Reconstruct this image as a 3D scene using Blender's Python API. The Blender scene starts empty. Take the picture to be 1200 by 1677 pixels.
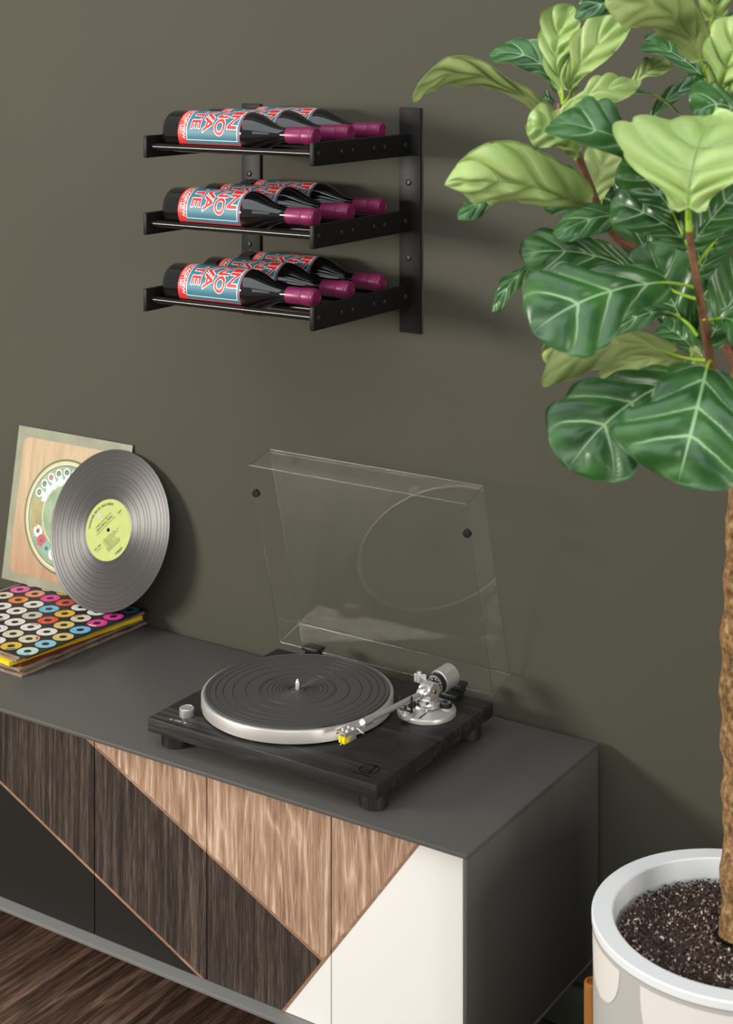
import bpy, bmesh, math, random
from mathutils import Vector, Matrix, Euler
random.seed(7)
R = math.radians
scene = bpy.context.scene
COL = scene.collection

# ------------------------------------------------------------------ camera
CAM_Z, YAW, FPX, HORIZON = 1.549, 33.115, 2641.67, 70.75
cd = bpy.data.cameras.new('camera'); cam = bpy.data.objects.new('camera', cd); COL.objects.link(cam)
cam.location = (0, 0, CAM_Z); cam.rotation_euler = (R(90), 0, R(YAW))
cd.sensor_fit = 'HORIZONTAL'; cd.sensor_width = 36.0
cd.lens = FPX/1200*36.0
cd.shift_y = -(838.5-HORIZON)/1200
cd.clip_start = .05
cd.dof.use_dof = True; cd.dof.focus_distance = 2.55; cd.dof.aperture_fstop = 9.0
scene.camera = cam

# ------------------------------------------------------------------ light
w = bpy.data.worlds.new('world'); scene.world = w; w.use_nodes = True
bgn = w.node_tree.nodes['Background']; bgn.inputs[0].default_value = (.93, .97, 1, 1); bgn.inputs[1].default_value = .36

def area(name, loc, target, sx, sy, power, color):
    l = bpy.data.lights.new(name, 'AREA'); l.shape = 'RECTANGLE'; l.size = sx; l.size_y = sy
    l.energy = power; l.color = color
    o = bpy.data.objects.new(name, l); COL.objects.link(o); o.location = loc
    o.rotation_euler = (Vector(target)-Vector(loc)).to_track_quat('-Z', 'Y').to_euler()
    return o
area('window_light', (-3.35, -.35, 1.52), (-1.3, 2.3, 1.2), 1.0, .42, 94, (1, .945, .86))
area('skylight', (-.9, .2, 3.3), (-1.0, 1.2, .5), 4.2, 3.0, 78, (.90, .96, 1))
area('front_window', (.9, -2.6, 2.35), (-1.3, 2.3, 1.2), 3.2, 1.5, 26, (1, .98, .95))
area('right_window', (2.5, .75, 1.05), (-1.0, 2.0, .45), 1.2, 1.2, 52, (1, .93, .85))

scene.view_settings.view_transform = 'Standard'; scene.view_settings.look = 'None'
scene.view_settings.gamma = 1; scene.view_settings.use_curve_mapping = False
scene.view_settings.exposure = 0.0
scene.cycles.use_denoising = True; scene.cycles.caustics_reflective = False; scene.cycles.caustics_refractive = False
scene.cycles.max_bounces = 12; scene.cycles.transparent_max_bounces = 24

# ------------------------------------------------------------------ picture geometry (pixel -> real 3D point at a real depth)
fwd = Vector((-math.sin(R(YAW)), math.cos(R(YAW)), 0)); rgt = Vector((math.cos(R(YAW)), math.sin(R(YAW)), 0)); UP = Vector((0, 0, 1))
def at(x, y, d):
    return Vector((0, 0, CAM_Z)) + d*(fwd + rgt*((x-600)/FPX) + UP*((HORIZON-y)/FPX))
def z_(c): return c + CAM_Z

# ------------------------------------------------------------------ materials
def new_mat(name):
    m = bpy.data.materials.new(name); m.use_nodes = True
    nt = m.node_tree; b = nt.nodes['Principled BSDF']
    return m, nt, b
class NG:
    def __init__(s, nt): s.nt = nt
    def n(s, t, **k):
        x = s.nt.nodes.new(t)
        for a, v in k.items(): setattr(x, a, v)
        return x
    def l(s, a, b): s.nt.links.new(a, b)
    def math(s, op, a, b=None, c=None, clamp=False):
        x = s.n('ShaderNodeMath', operation=op); x.use_clamp = clamp
        for i, v in enumerate((a, b, c)):
            if v is None: continue
            if isinstance(v, (int, float)): x.inputs[i].default_value = v
            else: s.l(v, x.inputs[i])
        return x.outputs[0]
    def coord(s, scale=(1, 1, 1), out='Object', loc=(0, 0, 0), rot=(0, 0, 0)):
        tc = s.n('ShaderNodeTexCoord'); mp = s.n('ShaderNodeMapping')
        mp.inputs['Scale'].default_value = scale; mp.inputs['Location'].default_value = loc; mp.inputs['Rotation'].default_value = rot
        s.l(tc.outputs[out], mp.inputs[0]); return mp.outputs[0]
    def noise(s, vec, scale, detail=3, rough=.55, dist=0):
        x = s.n('ShaderNodeTexNoise'); x.inputs['Scale'].default_value = scale; x.inputs['Detail'].default_value = detail
        x.inputs['Roughness'].default_value = rough; x.inputs['Distortion'].default_value = dist
        s.l(vec, x.inputs['Vector']); return x.outputs[0]
    def ramp(s, fac, stops):
        x = s.n('ShaderNodeValToRGB'); e = x.color_ramp.elements
        while len(e) < len(stops): e.new(.5)
        for i, (p, c) in enumerate(stops):
            e[i].position = p; e[i].color = (*c, 1) if len(c) == 3 else c
        s.l(fac, x.inputs[0]); return x.outputs[0]
    def mix(s, f, a, b, mode='MIX'):
        x = s.n('ShaderNodeMix', data_type='RGBA', blend_type=mode)
        for i, v in ((0, f), (6, a), (7, b)):
            if isinstance(v, (int, float)): x.inputs[i].default_value = v
            elif isinstance(v, tuple): x.inputs[i].default_value = (*v, 1)
            else: s.l(v, x.inputs[i])
        return x.outputs[2]
    def bump(s, h, strength, dist, b):
        x = s.n('ShaderNodeBump'); x.inputs['Strength'].default_value = strength; x.inputs['Distance'].default_value = dist
        s.l(h, x.inputs['Height']); s.l(x.outputs[0], b.inputs['Normal'])
def plain(name, col, rough=.5, metal=0, spec=.5, noise=0, coat=0, nscale=40):
    m, nt, b = new_mat(name)
    b.inputs['Base Color'].default_value = (*col, 1); b.inputs['Roughness'].default_value = rough
    b.inputs['Metallic'].default_value = metal; b.inputs['Specular IOR Level'].default_value = spec
    b.inputs['Coat Weight'].default_value = coat
    if noise:
        g = NG(nt); f = g.noise(g.coord(), nscale, 4)
        c = g.ramp(f, [(.3, tuple(x*(1-noise) for x in col)), (.7, tuple(min(1, x*(1+noise)) for x in col))])
        g.l(c, b.inputs['Base Color'])
    return m
def wood(name, stops, grain, scale, rough=.5, band=6., fine=900., bump=.25, loc=(0, 0, 0), spec=.4, fine_amt=.5, streak=0.):
    """grain: 0,1,2 axis the fibres run along"""
    m, nt, b = new_mat(name); g = NG(nt)
    s1 = [scale]*3; s1[grain] = scale*.13
    s2 = [fine]*3; s2[grain] = fine*.035
    n1 = g.noise(g.coord(tuple(s1), loc=loc), 1., 2, .45, .35)
    rings = g.math('FRACT', g.math('MULTIPLY', n1, band))
    tri = g.math('ABSOLUTE', g.math('SUBTRACT', g.math('MULTIPLY', rings, 2.), 1.))
    n2 = g.noise(g.coord(tuple(s2), loc=loc), 1., 3, .6)
    s3 = [scale*9]*3; s3[grain] = scale*.25
    n3 = g.noise(g.coord(tuple(s3), loc=loc), 1., 3, .6)
    tri = g.math('POWER', tri, 3.)
    f = g.math('ADD', g.math('MULTIPLY', tri, .26*(1-streak)), g.math('MULTIPLY', n3, .80+.15*streak))
    f = g.math('ADD', f, g.math('MULTIPLY', g.math('SUBTRACT', n2, .5), fine_amt))
    g.l(g.ramp(f, stops), b.inputs['Base Color'])
    b.inputs['Roughness'].default_value = rough; b.inputs['Specular IOR Level'].default_value = spec
    g.bump(f, bump, .0008, b)
    return m
M = {}
M['wall'] = None
m, nt, b = new_mat('wall_paint'); g = NG(nt)
f = g.noise(g.coord(), 2.2, 3); f2 = g.noise(g.coord(), 260., 2)
g.l(g.ramp(f, [(.3, (.0685, .0640, .0465)), (.7, (.0735, .0690, .0505))]), b.inputs['Base Color']); b.inputs['Roughness'].default_value = .75
b.inputs['Specular IOR Level'].default_value = .22
g.bump(f2, .08, .0006, b); M['wall'] = m
M['skirt'] = plain('skirting_paint', (.055, .058, .042), .5)
M['floor'] = wood('floor_walnut', [(.15, (.020, .011, .008)), (.42, (.070, .040, .028)), (.85, (.26, .16, .112))], 1, 13., .42, 5., 520., .3, fine_amt=.9)
M['floor2'] = wood('floor_walnut_b', [(.15, (.018, .010, .007)), (.42, (.064, .037, .026)), (.85, (.24, .148, .104))], 1, 13., .42, 5., 520., .3, loc=(3, 7, 1), fine_amt=.9)
M['cab'] = plain('cabinet_lacquer', (.092, .086, .079), .45, spec=.4)
M['cabin'] = plain('cabinet_inner_lacquer', (.17, .165, .155), .42)
M['cabedge'] = plain('cabinet_edge', (.12, .105, .09), .4)
M['oak'] = wood('light_oak', [(.14, (.15, .082, .05)), (.36, (.33, .20, .128)), (.56, (.47, .31, .21)), (.85, (.76, .59, .45))], 2, 17., .5, 9., 850., .5, loc=(.3, 0, .2), fine_amt=1.0)
M['darkoak'] = wood('dark_oak', [(.28, (.012, .008, .006)), (.5, (.042, .029, .022)), (.8, (.16, .115, .09))], 2, 14., .5, 3., 700., .5, fine_amt=.9, streak=.8)
M['edge'] = wood('oak_edge', [(.2, (.22, .11, .062)), (.8, (.42, .25, .16))], 0, 30., .5, 3., 500.)
M['black'] = plain('black_panel', (.0125, .0115, .0095), .5, spec=.25)
M['white'] = plain('white_panel', (.86, .84, .80), .4)
M['steel'] = plain('black_steel', (.0085, .0075, .007), .48, 0, .22)
M['rod'] = plain('black_rod', (.02, .018, .016), .22, .55, .5)
M['bolt'] = plain('bolt_black', (.03, .028, .026), .35, .5)
M['bglass'] = plain('wine_glass_dark', (.006, .005, .005), .045, 0, .6, coat=.3)
M['capsule'] = plain('capsule_foil', (.215, .018, .083), .36, .1, .5)
M['lred'] = plain('label_red', (.66, .028, .026), .5)
M['lteal'] = plain('label_teal', (.043, .175, .235), .5)
M['lwhite'] = plain('label_white', (.85, .84, .80), .5)
M['ash'] = wood('black_ash', [(.2, (.008, .0075, .007)), (.55, (.017, .016, .015)), (.9, (.065, .061, .056))], 0, 12., .48, 4., 500., .5, fine_amt=.8, spec=.45)
M['rubber'] = plain('rubber_mat', (.064, .061, .058), .52, spec=.4)
M['foot'] = plain('foot_plastic', (.02, .0195, .019), .5)
M['alu'] = plain('satin_aluminium', (.72, .70, .67), .32, .75)
M['alub'] = plain('bright_aluminium', (.85, .83, .80), .22, .8)
M['platter'] = plain('platter_metal', (.74, .70, .66), .38, .7)
M['silverp'] = plain('silver_paint', (.62, .60, .57), .35, .55)
M['plastic'] = plain('black_plastic', (.012, .012, .012), .38)
M['print'] = plain('white_print', (.8, .8, .78), .5)
M['darkprint'] = plain('gloss_black_print', (.0012, .0012, .0012), .5, spec=.1)
M['yellow'] = plain('yellow_plastic', (.90, .72, .012), .4)
M['brass'] = plain('brass', (.7, .5, .2), .3, 1)
M['vgroove'] = plain('groove_gap', (.012, .010, .009), .5)
# clear acrylic: thin sheet, passes light, reflects by Fresnel
def acrylic(name, tint, refl_ior, edge=0.):
    m, nt, b = new_mat(name); g = NG(nt); nt.nodes.remove(b)
    out = [x for x in nt.nodes if x.type == 'OUTPUT_MATERIAL'][0]
    t = g.n('ShaderNodeBsdfTransparent'); t.inputs[0].default_value = (*tint, 1)
    gl = g.n('ShaderNodeBsdfGlossy'); gl.inputs['Roughness'].default_value = 0. if not edge else .15
    lw = g.n('ShaderNodeLayerWeight'); lw.inputs[0].default_value = .5          # same on both sides of the sheet
    fr = g.math('ADD', g.math('MULTIPLY', g.math('POWER', lw.outputs[1], 5.), .96), refl_ior)
    if edge:
        mx = g.n('ShaderNodeMixShader'); g.l(t.outputs[0], mx.inputs[1]); g.l(gl.outputs[0], mx.inputs[2])
        g.l(g.math('ADD', fr, edge, clamp=True), mx.inputs[0])
    else:
        g.l(g.math('MINIMUM', fr, .6), gl.inputs[0]); mx = g.n('ShaderNodeAddShader'); g.l(t.outputs[0], mx.inputs[0]); g.l(gl.outputs[0], mx.inputs[1])
    g.l(mx.outputs[0], out.inputs[0])
    return m
M['acrylic'] = acrylic('clear_acrylic', (.975, .975, .975), .028)
M['acredge'] = acrylic('acrylic_edge', (.9, .9, .9), .04, .34)
# vinyl
m, nt, b = new_mat('vinyl'); g = NG(nt)
b.inputs['Base Color'].default_value = (.044, .038, .033, 1); b.inputs['Roughness'].default_value = .38
b.inputs['Specular IOR Level'].default_value = .75; b.inputs['Anisotropic'].default_value = .88
b.inputs['Anisotropic Rotation'].default_value = .25
tg = g.n('ShaderNodeTangent', direction_type='RADIAL', axis='Z'); g.l(tg.outputs[0], b.inputs['Tangent'])
M['vinyl'] = m
M['vlabel'] = plain('label_green', (.43, .49, .135), .6, noise=.05, nscale=60)
M['ink'] = plain('black_ink', (.02, .02, .012), .6)
M['mauve'] = plain('mauve_ink', (.55, .38, .62), .6)
# leaning sleeve: neutral stand-in print
M['olive'] = plain('sleeve_olive', (.27, .27, .185), .6, noise=.18, nscale=18)
M['olivedk'] = plain('sleeve_edge', (.03, .03, .024), .6)
m, nt, b = new_mat('printed_wood'); g = NG(nt)
co = g.coord((60, 7, 60)); f = g.noise(co, 1., 4)
gz = g.n('ShaderNodeSeparateXYZ'); g.l(g.coord(), gz.inputs[0])
mixf = g.math('MULTIPLY', g.math('ADD', g.math('MULTIPLY', gz.outputs[1], -4.2), .62), 1., clamp=True)
c = g.mix(mixf, (.62, .45, .27), (.42, .17, .09))
g.l(g.mix(.75, c, g.ramp(f, [(.2, (.45, .45, .45)), (.8, (1, 1, 1))]), 'MULTIPLY'), b.inputs['Base Color']); b.inputs['Roughness'].default_value = .6
M['pwood'] = m
M['sgreen'] = plain('sleeve_green', (.27, .36, .22), .6, noise=.25, nscale=30)
M['sdgreen'] = plain('sleeve_dark_green', (.10, .16, .08), .6)
M['scream'] = plain('sleeve_cream', (.62, .50, .26), .6, noise=.1)
M['swhite'] = plain('sleeve_white', (.72, .74, .70), .6)
M['sblue'] = plain('sleeve_bluegreen', (.22, .42, .38), .6)
M['sorange'] = plain('sleeve_orange', (.60, .32, .08), .6)
M['sred'] = plain('sleeve_red', (.55, .08, .14), .6)
M['kraft'] = None
m, nt, b = new_mat('kraft_paper'); g = NG(nt)
f = g.noise(g.coord((1, 1, 6)), 28., 6, .65); f2 = g.noise(g.coord((1, 1, 90)), 40., 3)
c = g.ramp(f, [(.3, (.10, .062, .038)), (.5, (.34, .24, .165)), (.7, (.46, .36, .27))])
g.l(g.mix(.5, c, g.ramp(f2, [(.3, (.45, .42, .4)), (.6, (1, 1, 1))]), 'MULTIPLY'), b.inputs['Base Color']); b.inputs['Roughness'].default_value = .75
M['kraft'] = m
M['cover_y'] = plain('cover_yellow', (.82, .60, .012), .5)
M['cover_r'] = plain('cover_red', (.30, .035, .015), .5, noise=.3)
M['cover_k'] = plain('cover_black', (.010, .009, .009), .5)
DOT = {'pk': (.75, .10, .36), 'mg': (.72, .03, .28), 'rd': (.68, .06, .03), 'sa': (.72, .28, .17), 'or': (.70, .20, .05), 'wh': (.78, .74, .68), 'cr': (.72, .63, .44),
       'gy': (.55, .54, .45), 'bl': (.16, .46, .68), 'lb': (.22, .52, .66), 'db': (.03, .17, .30), 'ye': (.75, .46, .04), 'yc': (.68, .50, .16), 'mt': (.50, .68, .60)}
for k, v in DOT.items(): M['dot_'+k] = plain('dot_'+k, v, .5, noise=.12, nscale=150)
# plant
def leaf_mat(name, base, dark, vein, veinw, rough, spec, coat, trans, mottle):
    m, nt, b = new_mat(name); g = NG(nt)
    uv = g.n('ShaderNodeUVMap'); uv.uv_map = 'UVMap'
    sp = g.n('ShaderNodeSeparateXYZ'); g.l(uv.outputs[0], sp.inputs[0])
    s = sp.outputs[0]; v = g.math('ABSOLUTE', g.math('SUBTRACT', g.math('MULTIPLY', sp.outputs[1], 2.), 1.))
    nv = g.noise(g.coord(), 60., 2)
    ph = g.math('SUBTRACT', g.math('MULTIPLY', s, 4.0), g.math('MULTIPLY', g.math('POWER', v, 1.25), 1.15))
    ph = g.math('ADD', ph, g.math('MULTIPLY', g.math('SUBTRACT', nv, .5), .12))
    d = g.math('ABSOLUTE', g.math('SUBTRACT', g.math('FRACT', ph), .5))       # 0 on a vein
    lw = g.math('MULTIPLY', g.math('SUBTRACT', 1.02, v), .072*veinw)
    lat = g.math('SUBTRACT', 1., g.math('DIVIDE', d, g.math('MAXIMUM', lw, .004)), clamp=True)
    lat = g.math('MULTIPLY', lat, g.math('MULTIPLY', g.math('SUBTRACT', .87, s), 9., clamp=True))
    mw = g.math('MULTIPLY', g.math('SUBTRACT', 1.06, s), .062*veinw)
    mid = g.math('SUBTRACT', 1., g.math('DIVIDE', v, g.math('MAXIMUM', mw, .004)), clamp=True)
    mask = g.math('MAXIMUM', g.math('MULTIPLY', lat, 1.6, clamp=True), g.math('MULTIPLY', mid, 2., clamp=True))
    f = g.noise(g.coord(), mottle, 3)
    col = g.ramp(f, [(.3, dark), (.7, base)])
    halo = g.math('MULTIPLY', g.math('SUBTRACT', 1., g.math('MULTIPLY', d, 3.2), clamp=True), .16)
    col = g.mix(halo, col, vein); col = g.mix(mask, col, vein)
    g.l(col, b.inputs['Base Color'])
    b.inputs['Roughness'].default_value = rough; b.inputs['Specular IOR Level'].default_value = spec
    b.inputs['Coat Weight'].default_value = coat; b.inputs['Coat Roughness'].default_value = .25
    g.bump(mask, .25, .0015, b)
    tr = g.n('ShaderNodeBsdfTranslucent'); g.l(g.mix(1., col, (1.0, 1.0, .45), 'MULTIPLY'), tr.inputs[0])
    mx = g.n('ShaderNodeMixShader'); mx.inputs[0].default_value = trans
    out = [x for x in nt.nodes if x.type == 'OUTPUT_MATERIAL'][0]
    g.l(b.outputs[0], mx.inputs[1]); g.l(tr.outputs[0], mx.inputs[2]); g.l(mx.outputs[0], out.inputs[0])
    return m
M['leaf_top'] = leaf_mat('leaf_top', (.048, .165, .030), (.013, .066, .016), (.34, .55, .27), .9, .33, .5, .15, .07, 22)
M['leaf_under'] = leaf_mat('leaf_under', (.40, .50, .17), (.29, .40, .12), (.46, .55, .24), .6, .5, .4, 0, .10, 18)
M['leaf_young'] = leaf_mat('leaf_young', (.48, .62, .22), (.36, .53, .15), (.26, .40, .10), .5, .42, .5, .1, .12, 18)
M['petiole'] = plain('petiole_green', (.34, .56, .04), .45)
M['twig'] = plain('twig_brown', (.19, .088, .042), .55, noise=.35, nscale=90)
m, nt, b = new_mat('bark'); g = NG(nt)
f = g.noise(g.coord((1, 1, .6)), 150., 6, .7); f2 = g.noise(g.coord(), 40., 4)
c = g.ramp(f, [(.32, (.05, .026, .009)), (.48, (.27, .14, .045)), (.60, (.46, .28, .12)), (.72, (.70, .52, .33))])
g.l(g.mix(.5, c, g.ramp(f2, [(.3, (.5, .48, .4)), (.7, (1, 1, 1))]), 'MULTIPLY'), b.inputs['Base Color']); b.inputs['Roughness'].default_value = .8
g.bump(f, .8, .004, b); M['bark'] = m
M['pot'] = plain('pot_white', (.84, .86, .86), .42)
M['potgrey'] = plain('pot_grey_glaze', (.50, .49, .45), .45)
M['potcream'] = plain('pot_cream_glaze', (.82, .77, .72), .45)
M['soil'] = plain('soil_dark', (.040, .022, .017), .9, noise=.5, nscale=120)
M['soil2'] = plain('soil_brown', (.085, .05, .04), .9)
M['soil3'] = plain('soil_flake', (.34, .25, .19), .8)
M['soil4'] = plain('perlite', (.70, .62, .54), .7)
M['leg'] = wood('stand_beech', [(.2, (.26, .095, .018)), (.8, (.40, .165, .035))], 2, 20., .45)

# ------------------------------------------------------------------ mesh builder
class MB:
    def __init__(s): s.v = []; s.f = []; s.m = []; s.uv = None
    def add(s, vs, fs, mi=0, T=None):
        o = len(s.v)
        s.v += [tuple(T @ Vector(v)) if T is not None else tuple(v) for v in vs]
        for i, f in enumerate(fs):
            s.f.append(tuple(o+k for k in f)); s.m.append(mi if isinstance(mi, int) else mi[i])
        return s
    def box(s, lo, hi, bev=0, mi=0, T=None, seg=2):
        bm = bmesh.new(); bmesh.ops.create_cube(bm, size=1)
        for v in bm.verts: v.co = Vector(((lo[0]+hi[0])/2+v.co.x*(hi[0]-lo[0]), (lo[1]+hi[1])/2+v.co.y*(hi[1]-lo[1]), (lo[2]+hi[2])/2+v.co.z*(hi[2]-lo[2])))
        if bev: bmesh.ops.bevel(bm, geom=list(bm.edges), offset=bev, segments=seg, affect='EDGES', profile=.5)
        return s.bm(bm, mi, T)
    def bm(s, bm, mi=0, T=None):
        bm.verts.index_update()
        s.add([v.co[:] for v in bm.verts], [[v.index for v in f.verts] for f in bm.faces], mi, T); bm.free(); return s
    def lathe(s, prof, n=32, T=None, mi=0):
        """prof: list of (r, h[, mi]) around local Z"""
        vs, fs, ms = [], [], []; rings = []
        for p in prof:
            if p[0] < 1e-6: rings.append([len(vs)]); vs.append((0, 0, p[1]))
            else:
                rings.append(list(range(len(vs), len(vs)+n)))
                vs += [(p[0]*math.cos(2*math.pi*i/n), p[0]*math.sin(2*math.pi*i/n), p[1]) for i in range(n)]
        for k in range(len(rings)-1):
            a, c = rings[k], rings[k+1]; q = prof[k][2] if len(prof[k]) > 2 else mi
            for i in range(n):
                j = (i+1) % n
                if len(a) == 1 and len(c) == 1: continue
                if len(a) == 1: fs.append((a[0], c[j], c[i]))
                elif len(c) == 1: fs.append((a[i], a[j], c[0]))
                else: fs.append((a[i], a[j], c[j], c[i]))
                ms.append(q)
        return s.add(vs, fs, ms, T)
    def cyl(s, p0, p1, r0, r1=None, n=20, mi=0, bev=0):
        p0, p1 = Vector(p0), Vector(p1); r1 = r0 if r1 is None else r1
        L = (p1-p0).length; q = (p1-p0).to_track_quat('Z', 'Y').to_matrix().to_4x4(); T = Matrix.Translation(p0) @ q
        if bev: pr = [(0, 0), (r0-bev, 0), (r0, bev), (r1, L-bev), (r1-bev, L), (0, L)]
        else: pr = [(0, 0), (r0, 0), (r1, L), (0, L)]
        return s.lathe(pr, n, T, mi)
    def tube(s, pts, rad, n=10, mi=0):
        pts = [Vector(p) for p in pts]
        if not isinstance(rad, (list, tuple)): rad = [rad]*len(pts)
        vs, fs = [], []; up = Vector((.13, .31, .94))
        for i, p in enumerate(pts):
            t = (pts[min(i+1, len(pts)-1)]-pts[max(i-1, 0)]).normalized()
            a = t.cross(up)
            if a.length < .05: a = t.cross(Vector((1, 0, 0)))
            a.normalize(); c = t.cross(a)
            for k in range(n):
                q = 2*math.pi*k/n; vs.append(p + a*(rad[i]*math.cos(q)) + c*(rad[i]*math.sin(q)))
        for i in range(len(pts)-1):
            for k in range(n):
                j = (k+1) % n; fs.append((i*n+k, i*n+j, (i+1)*n+j, (i+1)*n+k))
        fs.append(tuple(range(n-1, -1, -1))); fs.append(tuple((len(pts)-1)*n+k for k in range(n)))
        return s.add(vs, fs, mi)
    def prism(s, poly, a, d, mi=0, T=None):
        """poly: 2D points, extruded from a to d along local Z"""
        n = len(poly)
        vs = [(x, y, a) for x, y in poly]+[(x, y, d) for x, y in poly]
        fs = [tuple(range(n-1, -1, -1)), tuple(range(n, 2*n))]+[(i, (i+1) % n, n+(i+1) % n, n+i) for i in range(n)]
        return s.add(vs, fs, mi, T)
    def disc(s, c, r0, r1, n=40, z=0, mi=0, T=None):
        vs = []
        for i in range(n):
            q = 2*math.pi*i/n; vs.append((c[0]+r1*math.cos(q), c[1]+r1*math.sin(q), z))
        if r0 <= 0: return s.add(vs, [tuple(range(n))], mi, T)
        for i in range(n):
            q = 2*math.pi*i/n; vs.append((c[0]+r0*math.cos(q), c[1]+r0*math.sin(q), z))
        return s.add(vs, [(i, (i+1) % n, n+(i+1) % n, n+i) for i in range(n)], mi, T)
    def mesh(s, name, mats, smooth=True, ang=35):
        me = bpy.data.meshes.new(name); me.from_pydata(s.v, [], s.f)
        for x in (mats if isinstance(mats, (list, tuple)) else [mats]): me.materials.append(M[x])
        me.polygons.foreach_set('material_index', s.m)
        me.polygons.foreach_set('use_smooth', [smooth]*len(s.f))
        bm = bmesh.new(); bm.from_mesh(me); bmesh.ops.recalc_face_normals(bm, faces=bm.faces); bm.to_mesh(me); bm.free()
        if smooth: me.set_sharp_from_angle(angle=R(ang))
        me.update(); return me
    def build(s, name, mats, parent=None, smooth=True, ang=35, **k):
        return link(name, s.mesh(name, mats, smooth, ang), parent, **k)
def link(name, me, parent=None, **k):
    o = bpy.data.objects.new(name, me); COL.objects.link(o)
    if parent: o.parent = parent
    for a, v in k.items(): o[a] = v
    return o
def thing(name, label, cat, loc=(0, 0, 0), rot=(0, 0, 0), group=None):
    o = bpy.data.objects.new(name, None); COL.objects.link(o); o.location = loc; o.rotation_euler = rot
    o.empty_display_size = .02; o['label'] = label; o['category'] = cat
    if group: o['group'] = group
    return o
_glyph = {}
def glyphs(txt, offset=0., res=3):
    """2D mesh of a piece of text: (verts, faces), cap height about .7"""
    k = (txt, offset, res)
    if k not in _glyph:
        c = bpy.data.curves.new('t', 'FONT'); c.body = txt; c.offset = offset; c.resolution_u = res; c.align_x = 'LEFT'
        o = bpy.data.objects.new('t', c); COL.objects.link(o)
        dg = bpy.context.evaluated_depsgraph_get(); dg.update()
        me = bpy.data.meshes.new_from_object(o.evaluated_get(dg))
        vs = [tuple(v.co[:2]) for v in me.vertices]; fs = [tuple(p.vertices) for p in me.polygons]
        bpy.data.objects.remove(o); bpy.data.curves.remove(c); bpy.data.meshes.remove(me)
        _glyph[k] = (vs, fs)
    return _glyph[k]
def fit_text(txt, x0, y0, x1, y1, offset=0., grow=0., keep=False):
    """text stretched into a box (the box is that of the plain glyphs; offset/grow only thicken it)"""
    pv, _ = glyphs(txt, 0.); vs, fs = glyphs(txt, offset)
    ax, bx = min(p[0] for p in pv), max(p[0] for p in pv); ay, by = min(p[1] for p in pv), max(p[1] for p in pv)
    sx, sy = (x1-x0)/(bx-ax), (y1-y0)/(by-ay)
    if keep: sx = sy = min(sx, sy)
    return [(x0+(x-ax)*sx, y0+(y-ay)*sy) for x, y in vs], fs

# ================================================================== SETTING
WALL = 2.31
mb = MB().box((-5.5, WALL, 0), (3.0, WALL+.12, 3.0)); mb.build('wall_back', 'wall', kind='structure')
mb = MB().box((-5.5, WALL-.014, 0), (3.0, WALL-.0005, .070), .002); mb.build('baseboard_back', 'skirt', kind='structure')
fl = bpy.data.objects.new('floor', MB().box((-5.5, -2.2, -.08), (3.0, WALL+.12, -.014)).mesh('floor', 'floor')); COL.objects.link(fl); fl['kind'] = 'structure'
bx = -5.34; k = 0
while bx < 3.0:
    wd = .33; y = -2.2 + (0 if k % 2 else -.7)
    while y < WALL-.03:
        y0, y1 = max(y, -2.2), min(y+1.5, WALL-.015)
        if y1-y0 > .05:
            MB().box((bx+.0003, y0+.0003, -.014), (bx+wd-.0003, y1-.0003, 0), .0005, seg=1).build('floor_board', random.choice(('floor', 'floor2')), fl)
        y += 1.5
    bx += wd; k += 1

# ================================================================== CABINET
CT = z_(-1.086); CB = z_(-1.4165)      # top, underside
CX1, CY0, CY1 = -1.0661, 1.8795, 2.2926
PITCH, NDOOR, TH = .2266, 6, .0065
DX1 = CX1-TH-.0008; CX0 = DX1-NDOOR*PITCH-TH-.0008
DY = CY0+.0215; DZ0, DZ1 = CB+TH+.0012, CT-TH-.0012
cab = thing('media_cabinet', 'long low charcoal cabinet with slanted wood, black and white door panels, under the record player', 'cabinet', (CX0, CY1, 0))
ox = Vector((CX0, CY1, 0))
def CL(p): return (p[0]-ox.x, p[1]-ox.y, p[2]-ox.z)
def cbox(name, lo, hi, mat, bev=.0012, parent=cab, **k): return MB().box(CL(lo), CL(hi), bev).build(name, mat, parent, **k)
cbox('top_panel', (CX0, CY0, CT-TH), (CX1, CY1, CT), 'cab')
cbox('bottom_panel', (CX0, CY0, CB), (CX1, CY1, CB+TH), 'cabin')
cbox('side_panel', (CX1-TH, CY0, CB+TH), (CX1, CY1, CT-TH), 'cab')
cbox('side_panel', (CX0, CY0, CB+TH), (CX0+TH, CY1, CT-TH), 'cab')
cbox('back_panel', (CX0+TH, CY1-.010, CB+TH), (CX1-TH, CY1-.002, CT-TH), 'cab')
cbox('plinth_base', (CX0+.25, CY0+.24, 0), (CX1-.25, CY1-.02, CB), 'black')
def clip(poly, a, bb, keep):
    """keep the side of line a->bb where cross sign == keep"""
    out = []; n = len(poly)
    def sd(p): return ((bb[0]-a[0])*(p[1]-a[1])-(bb[1]-a[1])*(p[0]-a[0]))*keep
    for i in range(n):
        p, q = poly[i], poly[(i+1) % n]; sp, sq = sd(p), sd(q)
        if sp >= 0: out.append(p)
        if (sp < 0) != (sq < 0):
            t = sp/(sp-sq); out.append((p[0]+(q[0]-p[0])*t, p[1]+(q[1]-p[1])*t))
    return out
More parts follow.
